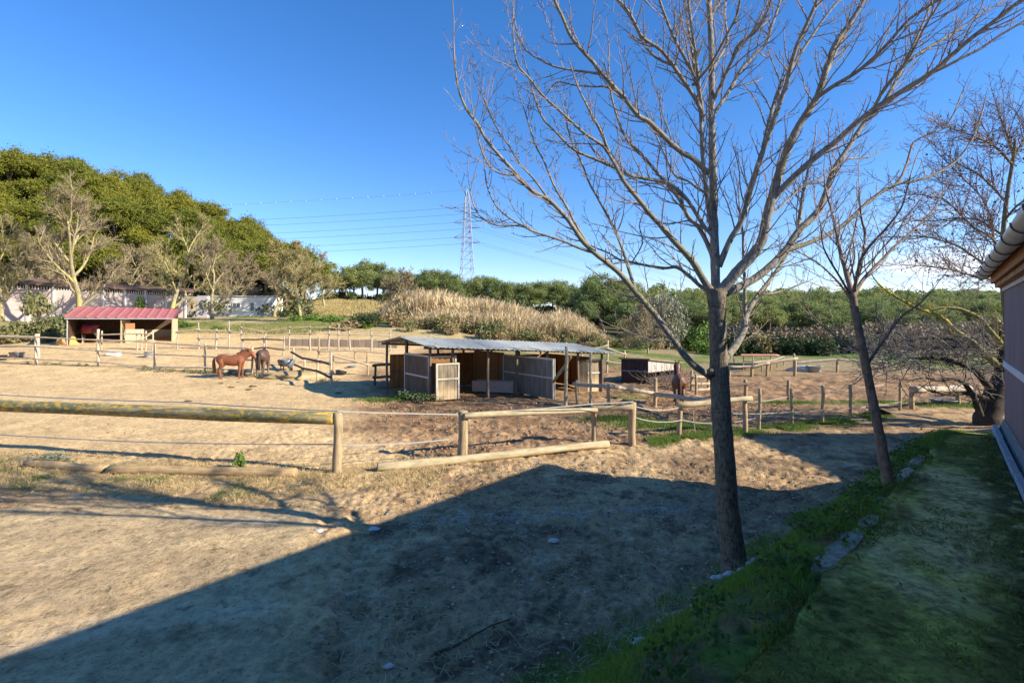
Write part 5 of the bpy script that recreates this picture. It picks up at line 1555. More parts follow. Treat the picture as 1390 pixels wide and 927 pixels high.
RMIN = .0030
def shoot(mb, p, d, L, r, lev, upb=.35, nsub=None, bud=True, gap=.10, curl=.18, sides=None, ang=(.55, 1.0)):
    """one shoot that curves upward, with side shoots"""
    n = 3 if L < .15 else 4 if L < .4 else 6
    pts = [p.copy()]; dd = d.normalized(); q = p.copy()
    for i in range(n):
        dd = (dd + UP * upb / n * 1.4 + rvec() * curl).normalized()
        q = q + dd * (L / n); pts.append(q.copy())
    rad = [max(r * (1 - .6 * i / n), RMIN * .7) for i in range(n + 1)]
    mb.tube(pts, rad, sides or (3 if r < .006 else 5), False)
    if lev <= 0: return pts
    k = nsub if nsub is not None else max(1, int(L / gap))
    side = random.choice((-1, 1))
    for j in range(k):
        t = (j + random.uniform(.35, 1.0)) / k * .97
        if t < .12: continue
        f = t * n; i = min(int(f), n - 1); c = pts[i].lerp(pts[i + 1], f - i)
        dl = (pts[i + 1] - pts[i]).normalized()
        s = dl.cross(rvec()).normalized(); side = -side
        a = random.uniform(*ang)
        nd = dl * math.cos(a) + s * math.sin(a)
        l2 = L * random.uniform(.22, .5) * (1.05 - .5 * t) if lev > 1 else random.uniform(.025, .09)
        shoot(mb, c, nd, l2, max(r * .55 * (1 - .5 * t), RMIN), lev - 1, upb, None, bud, gap, curl, None, ang)
    return pts

class PxTree:
    """a tree whose main limbs follow measured bearings; every limb has its own depth"""
    def __init__(s, root, D, mat, tmat=None):
        s.root = root; s.D = D; s.mat = mat; s.tm = tmat or mat; s.nodes = []; s.k = 1.0; s.tw = None
    def near_depth(s, u, v):
        if not s.nodes: return s.D
        return min(s.nodes, key=lambda n: (n[0] - u) ** 2 + (n[1] - v) ** 2)[2]
    def limb(s, px, r0, r1, dd=0., name='branch', twigs=True, mat=None, dens=1.0, tw=1.0, sides=8, skip=.12, lev=2, gap=.10, upb=.35, shortest=.12):
        d0 = s.near_depth(*px[0]); 
        seg = [0]
        for a, b in zip(px[:-1], px[1:]): seg.append(seg[-1] + math.hypot(a[0] - b[0], a[1] - b[1]))
        tot = seg[-1]
        # resample with a Catmull-Rom curve
        pts = []; rad = []
        ctrl = []
        for (u, v), l in zip(px, seg):
            t = l / tot; ctrl.append(P(u, v, d0 + dd * t ** .85))
        for i in range(len(ctrl) - 1):
            p0 = ctrl[max(i - 1, 0)]; p1 = ctrl[i]; p2 = ctrl[i + 1]; p3 = ctrl[min(i + 2, len(ctrl) - 1)]
            for k in range(4 if i < len(ctrl) - 2 else 5):
                t = k / 4
                pts.append(.5 * ((2 * p1) + (p2 - p0) * t + (2 * p0 - 5 * p1 + 4 * p2 - p3) * t * t + (3 * p1 - p0 - 3 * p2 + p3) * t ** 3))
                l = seg[i] + (seg[i + 1] - seg[i]) * t
                tt = l / tot
                dpt = d0 + dd * tt ** .85
                rr = (r0 + (r1 - r0) * tt) if not hasattr(r0, '__len__') else float(np.interp(tt, r0, r1))
                rad.append(rr * s.k * d0 / F * random.uniform(.96, 1.04))
        for p in pts: s.nodes.append((U0 + F * p.x / p.y, V0 + F * (CAMZ - p.z) / p.y, p.y))
        mbL = MB().tube(pts, rad, sides, True, .05); mb = MB()
        if twigs:
            # flare collar at start handled by radius; now side shoots
            L = sum((b - a).length for a, b in zip(pts[:-1], pts[1:])); acc = 0; nxt = skip * L
            for i in range(len(pts) - 1):
                e = (pts[i + 1] - pts[i]); l = e.length
                while acc + l > nxt:
                    t = (nxt - acc) / l; c = pts[i] + e * t; T = nxt / L
                    dl = e.normalized()
                    side = dl.cross(rvec()).normalized()
                    a = random.uniform(.5, .95)
                    nd = dl * math.cos(a) + side * math.sin(a)
                    ln = tw * random.choice((random.uniform(.05, .16), random.uniform(.14, .38), random.uniform(.3, .62), random.uniform(.1, .95))) * (1.05 - .45 * T)
                    shoot(mb, c, nd, ln, max(RMIN * 1.25, min(rad[i] * .45, RMIN * 2.6)), lev if ln > shortest else 1, upb, None, True, gap)
                    nxt += random.uniform(.030, .10) / dens
                acc += l
            # leader shoot at the tip
            dl = (pts[-1] - pts[-2]).normalized()
            shoot(mb, pts[-1], dl, tw * random.uniform(.3, .55), rad[-1], lev, .25, None, True, gap, .1)
        o = mbL.build(name, mat or s.mat, s.root, None, True)
        if len(mb.v) > 220: mb.build('twigs', s.tw or mat or s.mat, o, None, True)
        return o

M_bark = m_bark('smooth_grey_bark', (.30, .27, .225), (.09, .08, .066), (.23, .21, .13), 1.6)
M_bark2 = m_bark('rough_trunk_bark', (.22, .18, .13), (.04, .031, .024), None, 2.2)
M_twig = m_noise('reddish_twig', (.20, .15, .12), (.32, .26, .21), 8, .85, .2)

def build_main_tree():
    base = G(1000, 775); D = base.y
    root = thing('bare_tree', 'big bare forked tree on the grass bank with white stones round its foot', 'bare tree', base)
    T = PxTree(root, D, M_bark)
    global RMIN
    RMIN = .0030
    T.limb([(1002, 786), (999, 772), (993, 735), (988, 690), (985, 640), (981, 590), (978, 540), (976, 505), (975, 470), (974, 440), (973, 415), (972, 392)],
           (0, .03, .08, .2, .36, .62, .72, .74, .85, .95, 1.0), (25, 20.5, 16.0, 14.6, 13.4, 12.6, 12.2, 11.8, 11.0, 11.6, 12.4), 0, 'trunk', False, M_bark2, sides=18)
    T.k = .69; T.tw = M_twig
    # leader
    T.limb([(972, 402), (971, 370), (970, 330), (969, 285), (968, 250), (967, 200), (966, 150), (966, 100), (965, 55), (963, 15), (961, -60), (958, -160)], 9, 3, .15, tw=.9, dens=.9, sides=12, skip=.1)
    L = T.limb
    L([(975, 352), (968, 325), (963, 290), (957, 245), (953, 200), (951, 150), (948, 110), (942, 60), (934, 0), (926, -70)], 5, 2, -.35)
    L([(955, 165), (947, 114), (931, 82), (914, 50), (902, 20), (892, -12), (884, -60)], 3.6, 1.8, -.4)
    L([(950, 135), (943, 97), (937, 55), (930, 10), (924, -50)], 3.2, 1.6, .2)
    L([(955, 160), (946, 138), (925, 106), (899, 70), (873, 52), (862, 32), (850, 12), (835, -4), (815, -30)], 4.4, 1.8, -.5)
    L([(963, 164), (989, 125), (1009, 91), (1039, 60), (1046, 40), (1058, 5), (1066, -40)], 4.2, 2, .5)
    L([(966, 140), (976, 121), (994, 82), (1002, 62), (1026, 43), (1039, 20), (1050, -10), (1060, -50)], 3.8, 1.8, -.4)
    L([(940, 116), (963, 90), (987, 47), (1001, 18), (1007, -20)], 2.8, 1.5, -.7)
    L([(967, 95), (972, 86), (987, 56), (984, 22), (987, -20)], 3.2, 1.6, .6)
    L([(963, 45), (968, 17), (980, -4), (988, -40)], 3.4, 1.8, .3)
    # right side limbs
    L([(976, 362), (990, 328), (1007, 299), (1017, 263), (1024, 240), (1031, 218), (1042, 188), (1058, 142), (1068, 112), (1079, 70), (1092, 40), (1108, 4), (1124, -40)], 6.2, 2.6, -.7)
    L([(974, 398), (988, 384), (1003, 366), (1018, 350), (1034, 327), (1041, 294), (1048, 268), (1060, 228), (1072, 196), (1085, 170), (1110, 130), (1122, 92), (1134, 60), (1156, 28), (1176, -6), (1195, -50)], 10.5, 2.6, -.5, sides=12)
    L([(1049, 270), (1058, 260), (1079, 239), (1107, 214), (1135, 192), (1174, 158), (1215, 130), (1262, 101), (1290, 77), (1319, 52), (1355, 25), (1392, -4), (1440, -40)], 6.5, 2.2, -.9, sides=10)
    L([(1105, 136), (1130, 118), (1166, 96), (1200, 65), (1222, 40), (1241, 21), (1275, 0), (1310, -20)], 4.2, 1.8, -.6)
    L([(1118, 107), (1126, 92), (1135, 70), (1156, 31), (1174, 0), (1190, -40)], 3.2, 1.6, .4)
    L([(1185, 150), (1200, 122), (1231, 83), (1245, 58), (1257, 34), (1280, -2)], 3.4, 1.6, -.4)
    L([(1262, 101), (1285, 90), (1308, 78), (1332, 66), (1355, 50), (1392, 28), (1420, 12)], 2.8, 1.5, -.2)
    L([(1225, 92), (1241, 78), (1265, 62), (1293, 46), (1329, 21), (1372, -4)], 3.0, 1.5, .2)
    L([(1040, 295), (1062, 278), (1088, 255), (1118, 240), (1140, 222)], 2.6, 1.3, .5)
    L([(1036, 200), (1048, 150), (1060, 116), (1090, 68), (1122, 21), (1150, -10)], 4.0, 1.9, .3)
    L([(978, 400), (998, 392), (1018, 382), (1038, 368), (1064, 343), (1083, 315), (1100, 298), (1112, 284), (1122, 260), (1131, 232), (1148, 206), (1174, 166), (1190, 150), (1207, 127), (1226, 90), (1246, 48), (1262, 10)], 8.5, 2, .7, sides=12)
    L([(1064, 341), (1080, 336), (1102, 328), (1140, 309), (1180, 273), (1213, 252), (1240, 246), (1261, 240), (1285, 228), (1304, 212), (1322, 184), (1334, 150)], 5, 1.2, .4, tw=.7)
    L([(1207, 256), (1222, 243), (1232, 218), (1240, 194), (1258, 184), (1279, 176), (1292, 160), (1305, 128)], 2.4, 1.0, .2, tw=.6)
    L([(1083, 313), (1087, 285), (1090, 262), (1095, 240), (1098, 222), (1104, 200)], 4.2, 1.6, .4)
    L([(1131, 233), (1140, 218), (1165, 215), (1180, 213), (1190, 208)], 2.5, 1.2, .3, tw=.6)
    # low right limb
    L([(982, 488), (990, 480), (999, 468), (1009, 450), (1013, 428), (1026, 405), (1040, 387), (1055, 366), (1064, 352), (1078, 330)], 8.2, 2.4, .9, sides=12)
    L([(1012, 430), (1011, 408), (1011, 385), (1009, 350), (1008, 315), (1004, 285)], 4.2, 1.6, .3)
    L([(1030, 400), (1050, 398), (1072, 392), (1092, 384)], 2.2, 1.1, .4, tw=.7)
    # left side limbs
    L([(968, 398), (955, 380), (941, 356), (926, 339), (913, 325), (894, 303), (880, 288), (870, 275), (849, 249), (837, 228), (826, 205), (816, 180), (800, 150)], 7.2, 2.0, -.5, sides=10)
    L([(838, 230), (828, 212), (818, 198), (800, 186), (786, 175), (760, 151), (734, 127), (718, 106), (702, 86), (697, 48), (697, 12)], 3.2, 1.1, -.3)
    L([(968, 400), (950, 388), (935, 374), (918, 363), (903, 364), (880, 361), (858, 356), (840, 352), (827, 344), (812, 338)], 4.0, 1.5, .3)
    L([(968, 352), (962, 335), (951, 313), (944, 304), (935, 296), (922, 270), (906, 251), (882, 223), (866, 205), (851, 190), (838, 160), (828, 120), (826, 80)], 4.8, 1.6, .6)
    L([(974, 345), (968, 322), (956, 308), (945, 290), (934, 273), (920, 258), (906, 249), (884, 244), (858, 239), (835, 228), (810, 217), (780, 204), (755, 180), (735, 158), (722, 120)], 4.4, 1.4, -.4)
    L([(962, 235), (956, 230), (940, 215), (927, 208), (912, 196), (897, 181), (880, 165), (866, 157), (848, 134), (833, 118), (818, 101), (805, 85), (792, 71), (775, 50), (764, 25), (752, -2), (742, -40)], 5.4, 2.2, -.6, sides=10)
    L([(818, 101), (796, 98), (773, 95), (751, 90), (735, 82), (719, 73), (706, 56), (700, 34)], 2.6, 1.1, .1)
    L([(838, 124), (820, 118), (803, 118), (780, 116), (756, 112), (742, 128)], 2.2, 1.0, .4, tw=.7)
    L([(910, 88), (890, 78), (875, 62), (864, 40), (852, 19), (838, 2)], 2.8, 1.4, .4)
    L([(966, 262), (950, 258), (934, 246), (916, 238), (905, 215), (893, 190), (880, 160)], 2.6, 1.2, .7)
    L([(955, 310), (938, 300), (921, 302), (905, 304)], 1.9, 1.0, .2, tw=.6)
    # long low left limb
    L([(966, 512), (952, 503), (940, 494), (926, 478), (917, 465), (904, 448), (890, 428), (876, 412), (863, 397), (850, 381), (837, 367), (822, 355), (808, 344), (790, 326), (773, 301), (760, 286), (747, 273), (734, 266), (721, 258), (708, 246), (697, 232), (686, 220), (676, 209), (660, 190), (648, 168), (634, 150), (622, 120), (617, 84)], 6.8, 1.4, -.9, sides=10)
    L([(864, 398), (855, 370), (846, 341), (836, 316), (825, 294), (812, 270), (801, 251), (795, 235), (787, 216), (775, 190), (768, 160)], 3.6, 1.3, .3)
    L([(800, 335), (783, 308), (770, 282), (755, 258), (746, 238), (738, 218), (728, 200), (721, 180), (712, 150)], 3.0, 1.2, .2)
    L([(806, 343), (795, 340), (780, 334), (766, 328), (742, 320), (721, 313), (703, 303), (686, 292), (674, 280), (666, 266), (660, 248), (658, 228)], 2.8, 1.0, -.2)
    L([(726, 315), (710, 306), (690, 307), (674, 306), (660, 300), (648, 289), (641, 272), (637, 252)], 2.0, .9, .1)
    L([(745, 271), (722, 240), (705, 222), (692, 200), (675, 175), (663, 150), (652, 125)], 2.4, 1.0, .4)
    L([(700, 238), (680, 236), (665, 226), (654, 205), (645, 170), (640, 140)], 1.8, .9, -.2)
    L([(912, 460), (900, 456), (886, 458), (872, 464)], 1.6, .8, .2, tw=.5)
    L([(858, 356), (872, 330), (868, 305), (876, 285)], 1.4, .8, .2, tw=.6)
    # cut knots on the trunk
    for (u, v, r) in ((966, 505, 7), (985, 540, 5), (972, 398, 6), (992, 690, 4)):
        p = P(u, v, D - .05)
        mb = MB(); mb.lathe([(0, r * .5), (r * .6, r * .4), (r, 0), (r * .7, -r * .4)], 10)
        for i in range(len(mb.v)): mb.v[i] = mb.v[i] * (D / F)
        mb.build('knot', M_bark2, root, Matrix.Translation(p) @ Matrix.Rotation(R(90), 4, 'X') @ Matrix.Rotation(random.uniform(-.5, .5), 4, 'Y'), True)
build_main_tree()

M_bark3 = m_bark('brown_bark', (.26, .19, .145), (.09, .065, .05), None, 1.3)
def build_second_tree():
    base = G(1206, 659); D = base.y
    root = thing('bare_tree', 'slim brown bare tree leaning left at the edge of the mossy path', 'bare tree', base)
    T = PxTree(root, D, M_bark3); T.k = .82; T.tw = M_twig
    T.limb([(1209, 668), (1206, 655), (1200, 625), (1195, 595), (1188, 560), (1182, 530), (1172, 480), (1165, 445), (1160, 420), (1157, 398)], (0, .1, .3, 1), (10.5, 8.4, 7.4, 5.6), 0, 'trunk', False, M_bark3, sides=14)
    L = T.limb
    kw = dict(tw=.95, dens=.85)
    L([(1158, 403), (1151, 379), (1146, 360), (1143, 351), (1138, 330), (1135, 312), (1128, 285), (1122, 262)], 4.5, 1.2, .3, **kw)
    L([(1157, 402), (1162, 382), (1168, 364), (1174, 321), (1170, 300), (1168, 285), (1166, 262)], 3, 1.0, -.3, **kw)
    L([(1159, 402), (1170, 382), (1186, 364), (1200, 350), (1213, 336), (1240, 312), (1255, 298), (1268, 283), (1280, 262)], 3.4, 1.0, .5, **kw)
    L([(1160, 395), (1164, 370), (1171, 348), (1186, 328), (1201, 312), (1222, 285), (1230, 262), (1236, 238)], 2.8, .9, -.5, **kw)
    L([(1158, 412), (1142, 388), (1125, 370), (1110, 357), (1095, 348), (1080, 340)], 2.2, .8, .4, **kw)
    L([(1154, 400), (1140, 376), (1125, 351), (1117, 333), (1114, 310)], 2.0, .8, -.3, **kw)
    L([(1177, 495), (1188, 478), (1201, 460), (1223, 430), (1245, 415), (1262, 398)], 2.8, .9, .3, **kw)
    L([(1166, 476), (1145, 464), (1128, 452), (1110, 436), (1095, 418), (1086, 398)], 1.9, .7, .4, **kw)
    L([(1152, 380), (1160, 350), (1158, 325), (1162, 300)], 1.8, .8, .1, **kw)
build_second_tree()

def twig_cloud(mb, n, c, s, L, r, up):
    for i in range(n):
        p = Vector((random.gauss(c[0], s[0]), random.gauss(c[1], s[1]), random.gauss(c[2], s[2])))
        shoot(mb, p, rvec() + UP * .2, L * random.uniform(.5, 1), r, 1, up, 4, False, .1, .35)

def build_fine_tree():
    global RMIN
    RMIN = .0052
    D = 12.6
    base = GD(1374, D)
    root = thing('bare_tree', 'fine twigged tree with dark seed clusters rising behind the stable gutter', 'bare tree', base)
    m = m_bark('mossy_green_bark', (.20, .165, .12), (.09, .072, .055), (.17, .16, .07), 1.0, False)
    T = PxTree(root, D, m); T.k = .85; T.tw = m_noise('purple_brown_twig', (.13, .085, .08), (.22, .155, .14), 8, .85, .2)
    b = (U0 + F * base.x / D, V0 + F * (CAMZ - base.z) / D)
    T.limb([(b[0], b[1] + 4), (1370, 470), (1362, 390), (1361, 330), (1367, 267), (1375, 218), (1378, 190)], 6, 2.2, 0, 'trunk', False, sides=10)
    kw = dict(tw=2.2, dens=1.25, lev=2, gap=.10, upb=.2)
    for px, dd in (([(1361, 345), (1345, 322), (1322, 309), (1285, 273), (1268, 268), (1240, 264), (1215, 268)], -.4),
                   ([(1362, 380), (1334, 357), (1315, 344), (1297, 333), (1260, 322), (1231, 321), (1200, 322)], .5),
                   ([(1361, 362), (1350, 330), (1345, 295), (1330, 265), (1310, 245), (1290, 225), (1270, 205)], .9),
                   ([(1373, 222), (1352, 200), (1338, 192), (1322, 185), (1297, 176), (1280, 168)], -.6),
                   ([(1366, 275), (1345, 252), (1325, 235), (1300, 222), (1278, 205)], .5),
                   ([(1363, 300), (1380, 280), (1400, 268), (1425, 255)], -.5),
                   ([(1376, 215), (1390, 190), (1405, 165), (1412, 135)], .4),
                   ([(1376, 212), (1368, 185), (1360, 165), (1352, 140)], .2),
                   ([(1362, 392), (1340, 378), (1318, 374), (1290, 366), (1262, 362), (1235, 360)], -.6),
                   ([(1362, 320), (1330, 300), (1300, 296), (1270, 300), (1240, 300)], 1.2)):
        T.limb(px, 2.0, .6, dd * 1.6, 'branch', True, None, **kw)
    # small dark seed clusters
    pts = []
    for (u, v, d) in T.nodes:
        if v < 380 and u < 1400:
            for k in range(5):
                pts.append(np.array(P(u + random.gauss(0, 13), v + random.gauss(0, 10), d + random.gauss(0, .4))))
    V, Q = leaf_quads(np.array(pts), .05)
    link('seed_clusters', np_mesh('seed_clusters', V, Q), m_noise('seed_brown', (.10, .065, .06), (.17, .115, .105), 9, .8, 0), root)
build_fine_tree()

def build_gnarled_tree():
    global RMIN
    RMIN = .0050
    base = G(1342, 577); D = base.y
    root = thing('gnarled_tree', 'low gnarled leafless tree with yellow mossed arching boughs at the corner of the stable', 'bare tree', base)
    m = m_bark('dark_gnarled_bark', (.085, .068, .055), (.03, .024, .02), None, 1.4, False)
    ml = m_bark('lichen_bough_bark', (.27, .25, .09), (.12, .10, .06), (.45, .38, .05), 1.0, False)
    mg = m_noise('grey_twig', (.13, .115, .10), (.26, .23, .20), 8, .85, .2)
    T = PxTree(root, D, m)
    T.limb([(1345, 585), (1341, 572), (1343, 558), (1350, 540), (1360, 515), (1366, 490), (1368, 465)], (0, .2, .5, 1), (19, 15, 12, 7), .1, 'trunk', False, sides=14)
    kw = dict(lev=2, tw=1.1, dens=.8, gap=.12)
    T.limb([(1338, 578), (1330, 560), (1322, 540), (1310, 522), (1296, 514), (1278, 516)], 4.5, 1.8, -.5, 'branch', True, m, **kw)
    T.limb([(1352, 535), (1338, 520), (1325, 505), (1305, 494), (1275, 487), (1240, 486)], 5, 1.6, -.3, 'branch', True, m, **kw)
    T.limb([(1360, 505), (1345, 488), (1325, 474), (1300, 462), (1270, 458), (1235, 462)], 4.5, 1.4, .3, 'branch', True, m, **kw)
    T.limb([(1366, 480), (1355, 462), (1343, 448), (1330, 432), (1314, 424), (1300, 419), (1280, 418), (1255, 422)], 4, 1.4, .2, 'branch', True, ml, **kw)
    T.limb([(1360, 500), (1335, 478), (1318, 462), (1296, 448), (1280, 432), (1262, 424), (1245, 418), (1220, 405), (1200, 392)], 4.2, 1.3, -.3, 'branch', True, ml, **kw)
    T.limb([(1350, 545), (1330, 538), (1310, 534), (1290, 536), (1262, 530)], 3.4, 1.2, -.6, 'branch', True, m, **kw)
    T.limb([(1345, 552), (1360, 540), (1368, 522), (1375, 505)], 5, 2, .8, 'branch', True, m, **kw)
    mb = MB()
    for k in range(330):
        u = random.uniform(1178, 1362); v = random.gauss(485 + (1300 - u) * .03, 16)
        p = P(u, v, D + random.uniform(-1.1, 1.3))
        d = Vector((random.uniform(-1.2, .4), random.uniform(-.8, .8), random.uniform(-.4, .7)))
        shoot(mb, p, d, random.uniform(.5, 1.3), random.uniform(.008, .014), 2, .05, 5, False, .2, .3)
    mb.build('twigs', mg, root, None, True)
build_gnarled_tree()

def bare_variant(seed, h, spread, mat, lev=3, first=.22, k=7, twig=.012, upb=.3, dens=1.0):
    random.seed(seed)
    mb = MB(); n = 7; pts = []; q = Vector((0, 0, -.4)); d = Vector((random.uniform(-.1, .1), random.uniform(-.1, .1), 1))
    for i in range(n + 1):
        pts.append(q.copy()); q = q + d.normalized() * (h * .8 / n); d += Vector((random.gauss(0, .12), random.gauss(0, .12), 0))
    r0 = h * .022
    mb.tube(pts, [r0 * (1.35 if i == 0 else 1 - .8 * i / n) for i in range(n + 1)], 9)
    tr = mb; cr = MB()
    def rec(p, dr, L, r, lv):
        m = 5; ps = [p.copy()]; dd = dr.normalized()
        for i in range(m):
            dd = (dd + UP * upb / m + rvec() * .16).normalized(); ps.append(ps[-1] + dd * (L / m))
        (tr if lv >= 3 else cr).tube(ps, [max(r * (1 - .7 * i / m), twig * .55) for i in range(m + 1)], 6 if r > .04 else 4 if r > .015 else 3, False)
        if lv <= 0: return
        c = int({3: 9, 2: 9, 1: 8}[lv] * dens)
        for j in range(c):
            t = random.uniform(.2, 1.0); f = t * m; i = min(int(f), m - 1); cc = ps[i].lerp(ps[i + 1], f - i)
            dl = (ps[i + 1] - ps[i]).normalized(); s = dl.cross(rvec()).normalized(); a = random.uniform(.4, 1.0)
            rec(cc, dl * math.cos(a) + s * math.sin(a), L * random.uniform(.35, .62) * (1.1 - .35 * t), max(r * .5, twig), lv - 1)
    for j in range(k):
        t = first + (1 - first) * (j + random.random() * .6) / k; f = min(t, .98) * n; i = int(f)
        c = pts[i].lerp(pts[i + 1], f - i); az = j * 2.4 + random.uniform(-.4, .4)
        el = random.uniform(.35, .8) + t * .5
        rec(c, Vector((math.cos(az) * math.cos(el), math.sin(az) * math.cos(el), math.sin(el))), spread * random.uniform(.75, 1.1) * (1.15 - .5 * t), r0 * .55 * (1.1 - .5 * t), lev)
    return tr, cr
M_barkY = m_bark('yellowish_bark', (.38, .32, .20), (.20, .165, .11), (.42, .38, .12), .4, False)
M_twigY = m_noise('pale_twig', (.21, .165, .10), (.33, .27, .165), 2, .9, 0)
M_twigG = m_noise('greenish_twig', (.23, .20, .085), (.35, .30, .14), 2, .9, 0)
def bare(name, label, u, d, h, spread, seed, tw=M_twigY, bk=M_barkY, group=None, **kw):
    g = GD(u, d)
    root = thing(name, label, 'bare tree', g, group)
    a, b = bare_variant(seed, h, spread, bk, **kw)
    M = Matrix.Translation(g)
    a.build('trunk', bk, root, M, True); b.build('crown', tw, root, M, True)
bare('bare_tree', 'tall bare yellow barked tree before the pink wall left of the shelter roof', 107, 49, 13.0, 5.2, 5, first=.14, k=9, twig=.0135)
bare('bare_tree', 'wide bare greenish tree before the right end of the pink wall', 233, 51, 10.8, 4.8, 8, M_twigG, first=.16, k=9, twig=.0135)
bare('bare_tree', 'smaller bare grey tree in front of the painted container', 288, 52, 8.6, 3.8, 12, first=.2, twig=.0135)
bare('bare_tree', 'bare tree cut by the left edge of the photo before the wooded hill', 2, 48, 9.5, 4.2, 15, M_twigG, first=.2, twig=.0135)
bare('bare_tree', 'rounded olive brown tree with thick trunk at the end of the white cabin', 408, 47, 7.2, 3.6, 18, M_twigG, first=.22, k=9, twig=.020, dens=1.15)
bare('bare_tree', 'thin pale leafless tree standing above the ridge left of the middle pines', 440, 72, 8.5, 2.6, 21, m_noise('mauve_twig', (.30, .25, .25), (.40, .34, .34), 2, .9, 0), first=.4, twig=.018)
bare('bare_tree', 'dense grey brown leafless tree right of the white cabin under the pines', 372, 56, 8.0, 3.6, 24, first=.2, k=9, twig=.018)
bare('bare_tree', 'brownish leafless tree among the scrub left of the reeds', 533, 53, 5.8, 2.8, 27, first=.2, k=8, twig=.018, dens=1.1)
bare('bare_tree', 'bare bushy tree half hiding the left hill between the two tall bare trees', 170, 60, 8.5, 4.0, 30, first=.15, k=9, twig=.018)
bare('bare_tree', 'grey thicket tree at the far left under the pines', 50, 58, 9.5, 4.0, 33, first=.15, k=9, twig=.018)
bare('bare_tree', 'pale thin leafless tree on the slope above the white cabin', 315, 60, 7.5, 3.4, 36, first=.15, k=9, twig=.018)
bare('bare_tree', 'bare shrubby tree just left of the olive tree behind the dark shed', 880, 40, 4.2, 2.2, 39, first=.1, k=8, twig=.012)
random.seed(99)
# brush pile beside the dark shed
g = G(916, 527)
mb = MB()
for i in range(110):
    p = g + Vector((random.gauss(0, .65), random.gauss(0, .5), random.uniform(0, .25)))
    shoot(mb, p, Vector((random.gauss(0, .8), random.gauss(0, .6), random.uniform(.2, 1.3))), random.uniform(.5, 1.2), .011, 1, .1, 4, False, .2, .3)
tag(mb.build('brush_pile', m_noise('brush_twig', (.17, .12, .085), (.3, .22, .16), 6, .9, .2), None, None, True), 'tangled pile of cut brush right of the dark shed', 'brush pile')

# ------------------------------------------------------------------ grass, straw, stones
def blades(name, label, pts, hmin, hmax, wd, mat, lean=.5, cat='grass'):
    n = len(pts); x, y, z = pts[:, 0], pts[:, 1], pts[:, 2]
    az = rng.uniform(0, 6.28, n); la = rng.uniform(0, 6.28, n); h = rng.uniform(hmin, hmax, n); w_ = wd * rng.uniform(.6, 1.3, n)
    ln = h * rng.uniform(.1, lean, n)
    V = []; 
    for t, ww in ((0, 1.0), (.55, .8), (1.0, .12)):
        cx = x + np.cos(la) * ln * t * t; cy = y + np.sin(la) * ln * t * t; cz = z - .01 + h * t * (1 - .15 * t * lean)
        V += [np.stack([cx - np.cos(az) * w_ * ww, cy - np.sin(az) * w_ * ww, cz], 1), np.stack([cx + np.cos(az) * w_ * ww, cy + np.sin(az) * w_ * ww, cz], 1)]
    i = np.arange(n)
    Q = np.concatenate([np.stack([i, n + i, 3 * n + i, 2 * n + i], 1), np.stack([2 * n + i, 3 * n + i, 5 * n + i, 4 * n + i], 1)])
    me = np_mesh(name, np.concatenate(V), Q)
    return tag(link(name, me, mat), label, cat, None, 'stuff')
M_grass = m_leaf('bank_grass', (.10, .21, .028), (.22, .34, .05), .35)
M_grassB = m_leaf('sunny_grass', (.10, .17, .03), (.17, .23, .05), .3)
M_drygrass = m_leaf('dry_straw', (.38, .28, .13), (.58, .45, .24), .2)
# bank turf: clumped
def bank_pts(n, dens=.46):
    a = rng.uniform(-1, 11.8, n); t = rng.uniform(-.05, 1.05, n)
    p = pe(a) + (ge(a) - pe(a)) * t
    x, y = from_ap(a, p)
    k = fbm(x, y, .55, 4, 11) * .5 + fbm(x, y, .25, 3, 101) * .5
    keep = k + (1 - np.abs(t - .45) * 1.5) * .12 > dens + rng.uniform(-.05, .05, n)
    x, y = x[keep], y[keep]
    return np.stack([x, y, H(x, y)], 1)
blades('bank_grass', 'short dark green grass growing on the bank round the big tree', bank_pts(110000, .555), .025, .085, .0022, M_grass, .9)
pp = bank_pts(9000, .60)
blades('bank_grass', 'longer green grass tufts on the bank below the mossy path', pp, .06, .12, .003, M_grass, .9)
# weeds with broad leaves at the path edge
pts = []
for a0 in np.linspace(2.2, 9.5, 60):
    a = a0 + random.uniform(-.1, .1); p = float(pe(a)) + random.uniform(.02, .45)
    x, y = from_ap(a, p)
    for k in range(40): pts.append((x + random.gauss(0, .06), y + random.gauss(0, .06), Hf(x, y) + random.uniform(.01, .08)))
V, Q = leaf_quads(np.array(pts), .026, .45, 1.3)
tag(link('bank_weeds', np_mesh('bank_weeds', V, Q), m_leaf('broad_weed', (.05, .11, .025), (.10, .17, .04), .3)), 'broad leaved weeds along the broken edge of the mossy path', 'weeds', None, 'stuff')
# moss cushions along the path
pts = []
n = 30000
a = rng.uniform(1.0, 10, n); tt = rng.random(n); p = -.48 + (pe(a) + .46) * tt
x, y = from_ap(a, p); k = fbm(x, y, .35, 4, 44); keep = k + .25 * (tt < .22) + .15 * (tt > .88) > .60
pp = np.stack([x, y, terrace(a) + .01], 1)[keep]
blades('path_moss', 'tufted green moss on the path', pp, .010, .04, .0035, m_leaf('moss_tuft', (.12, .14, .03), (.28, .29, .06), .2), 1.2, 'moss')
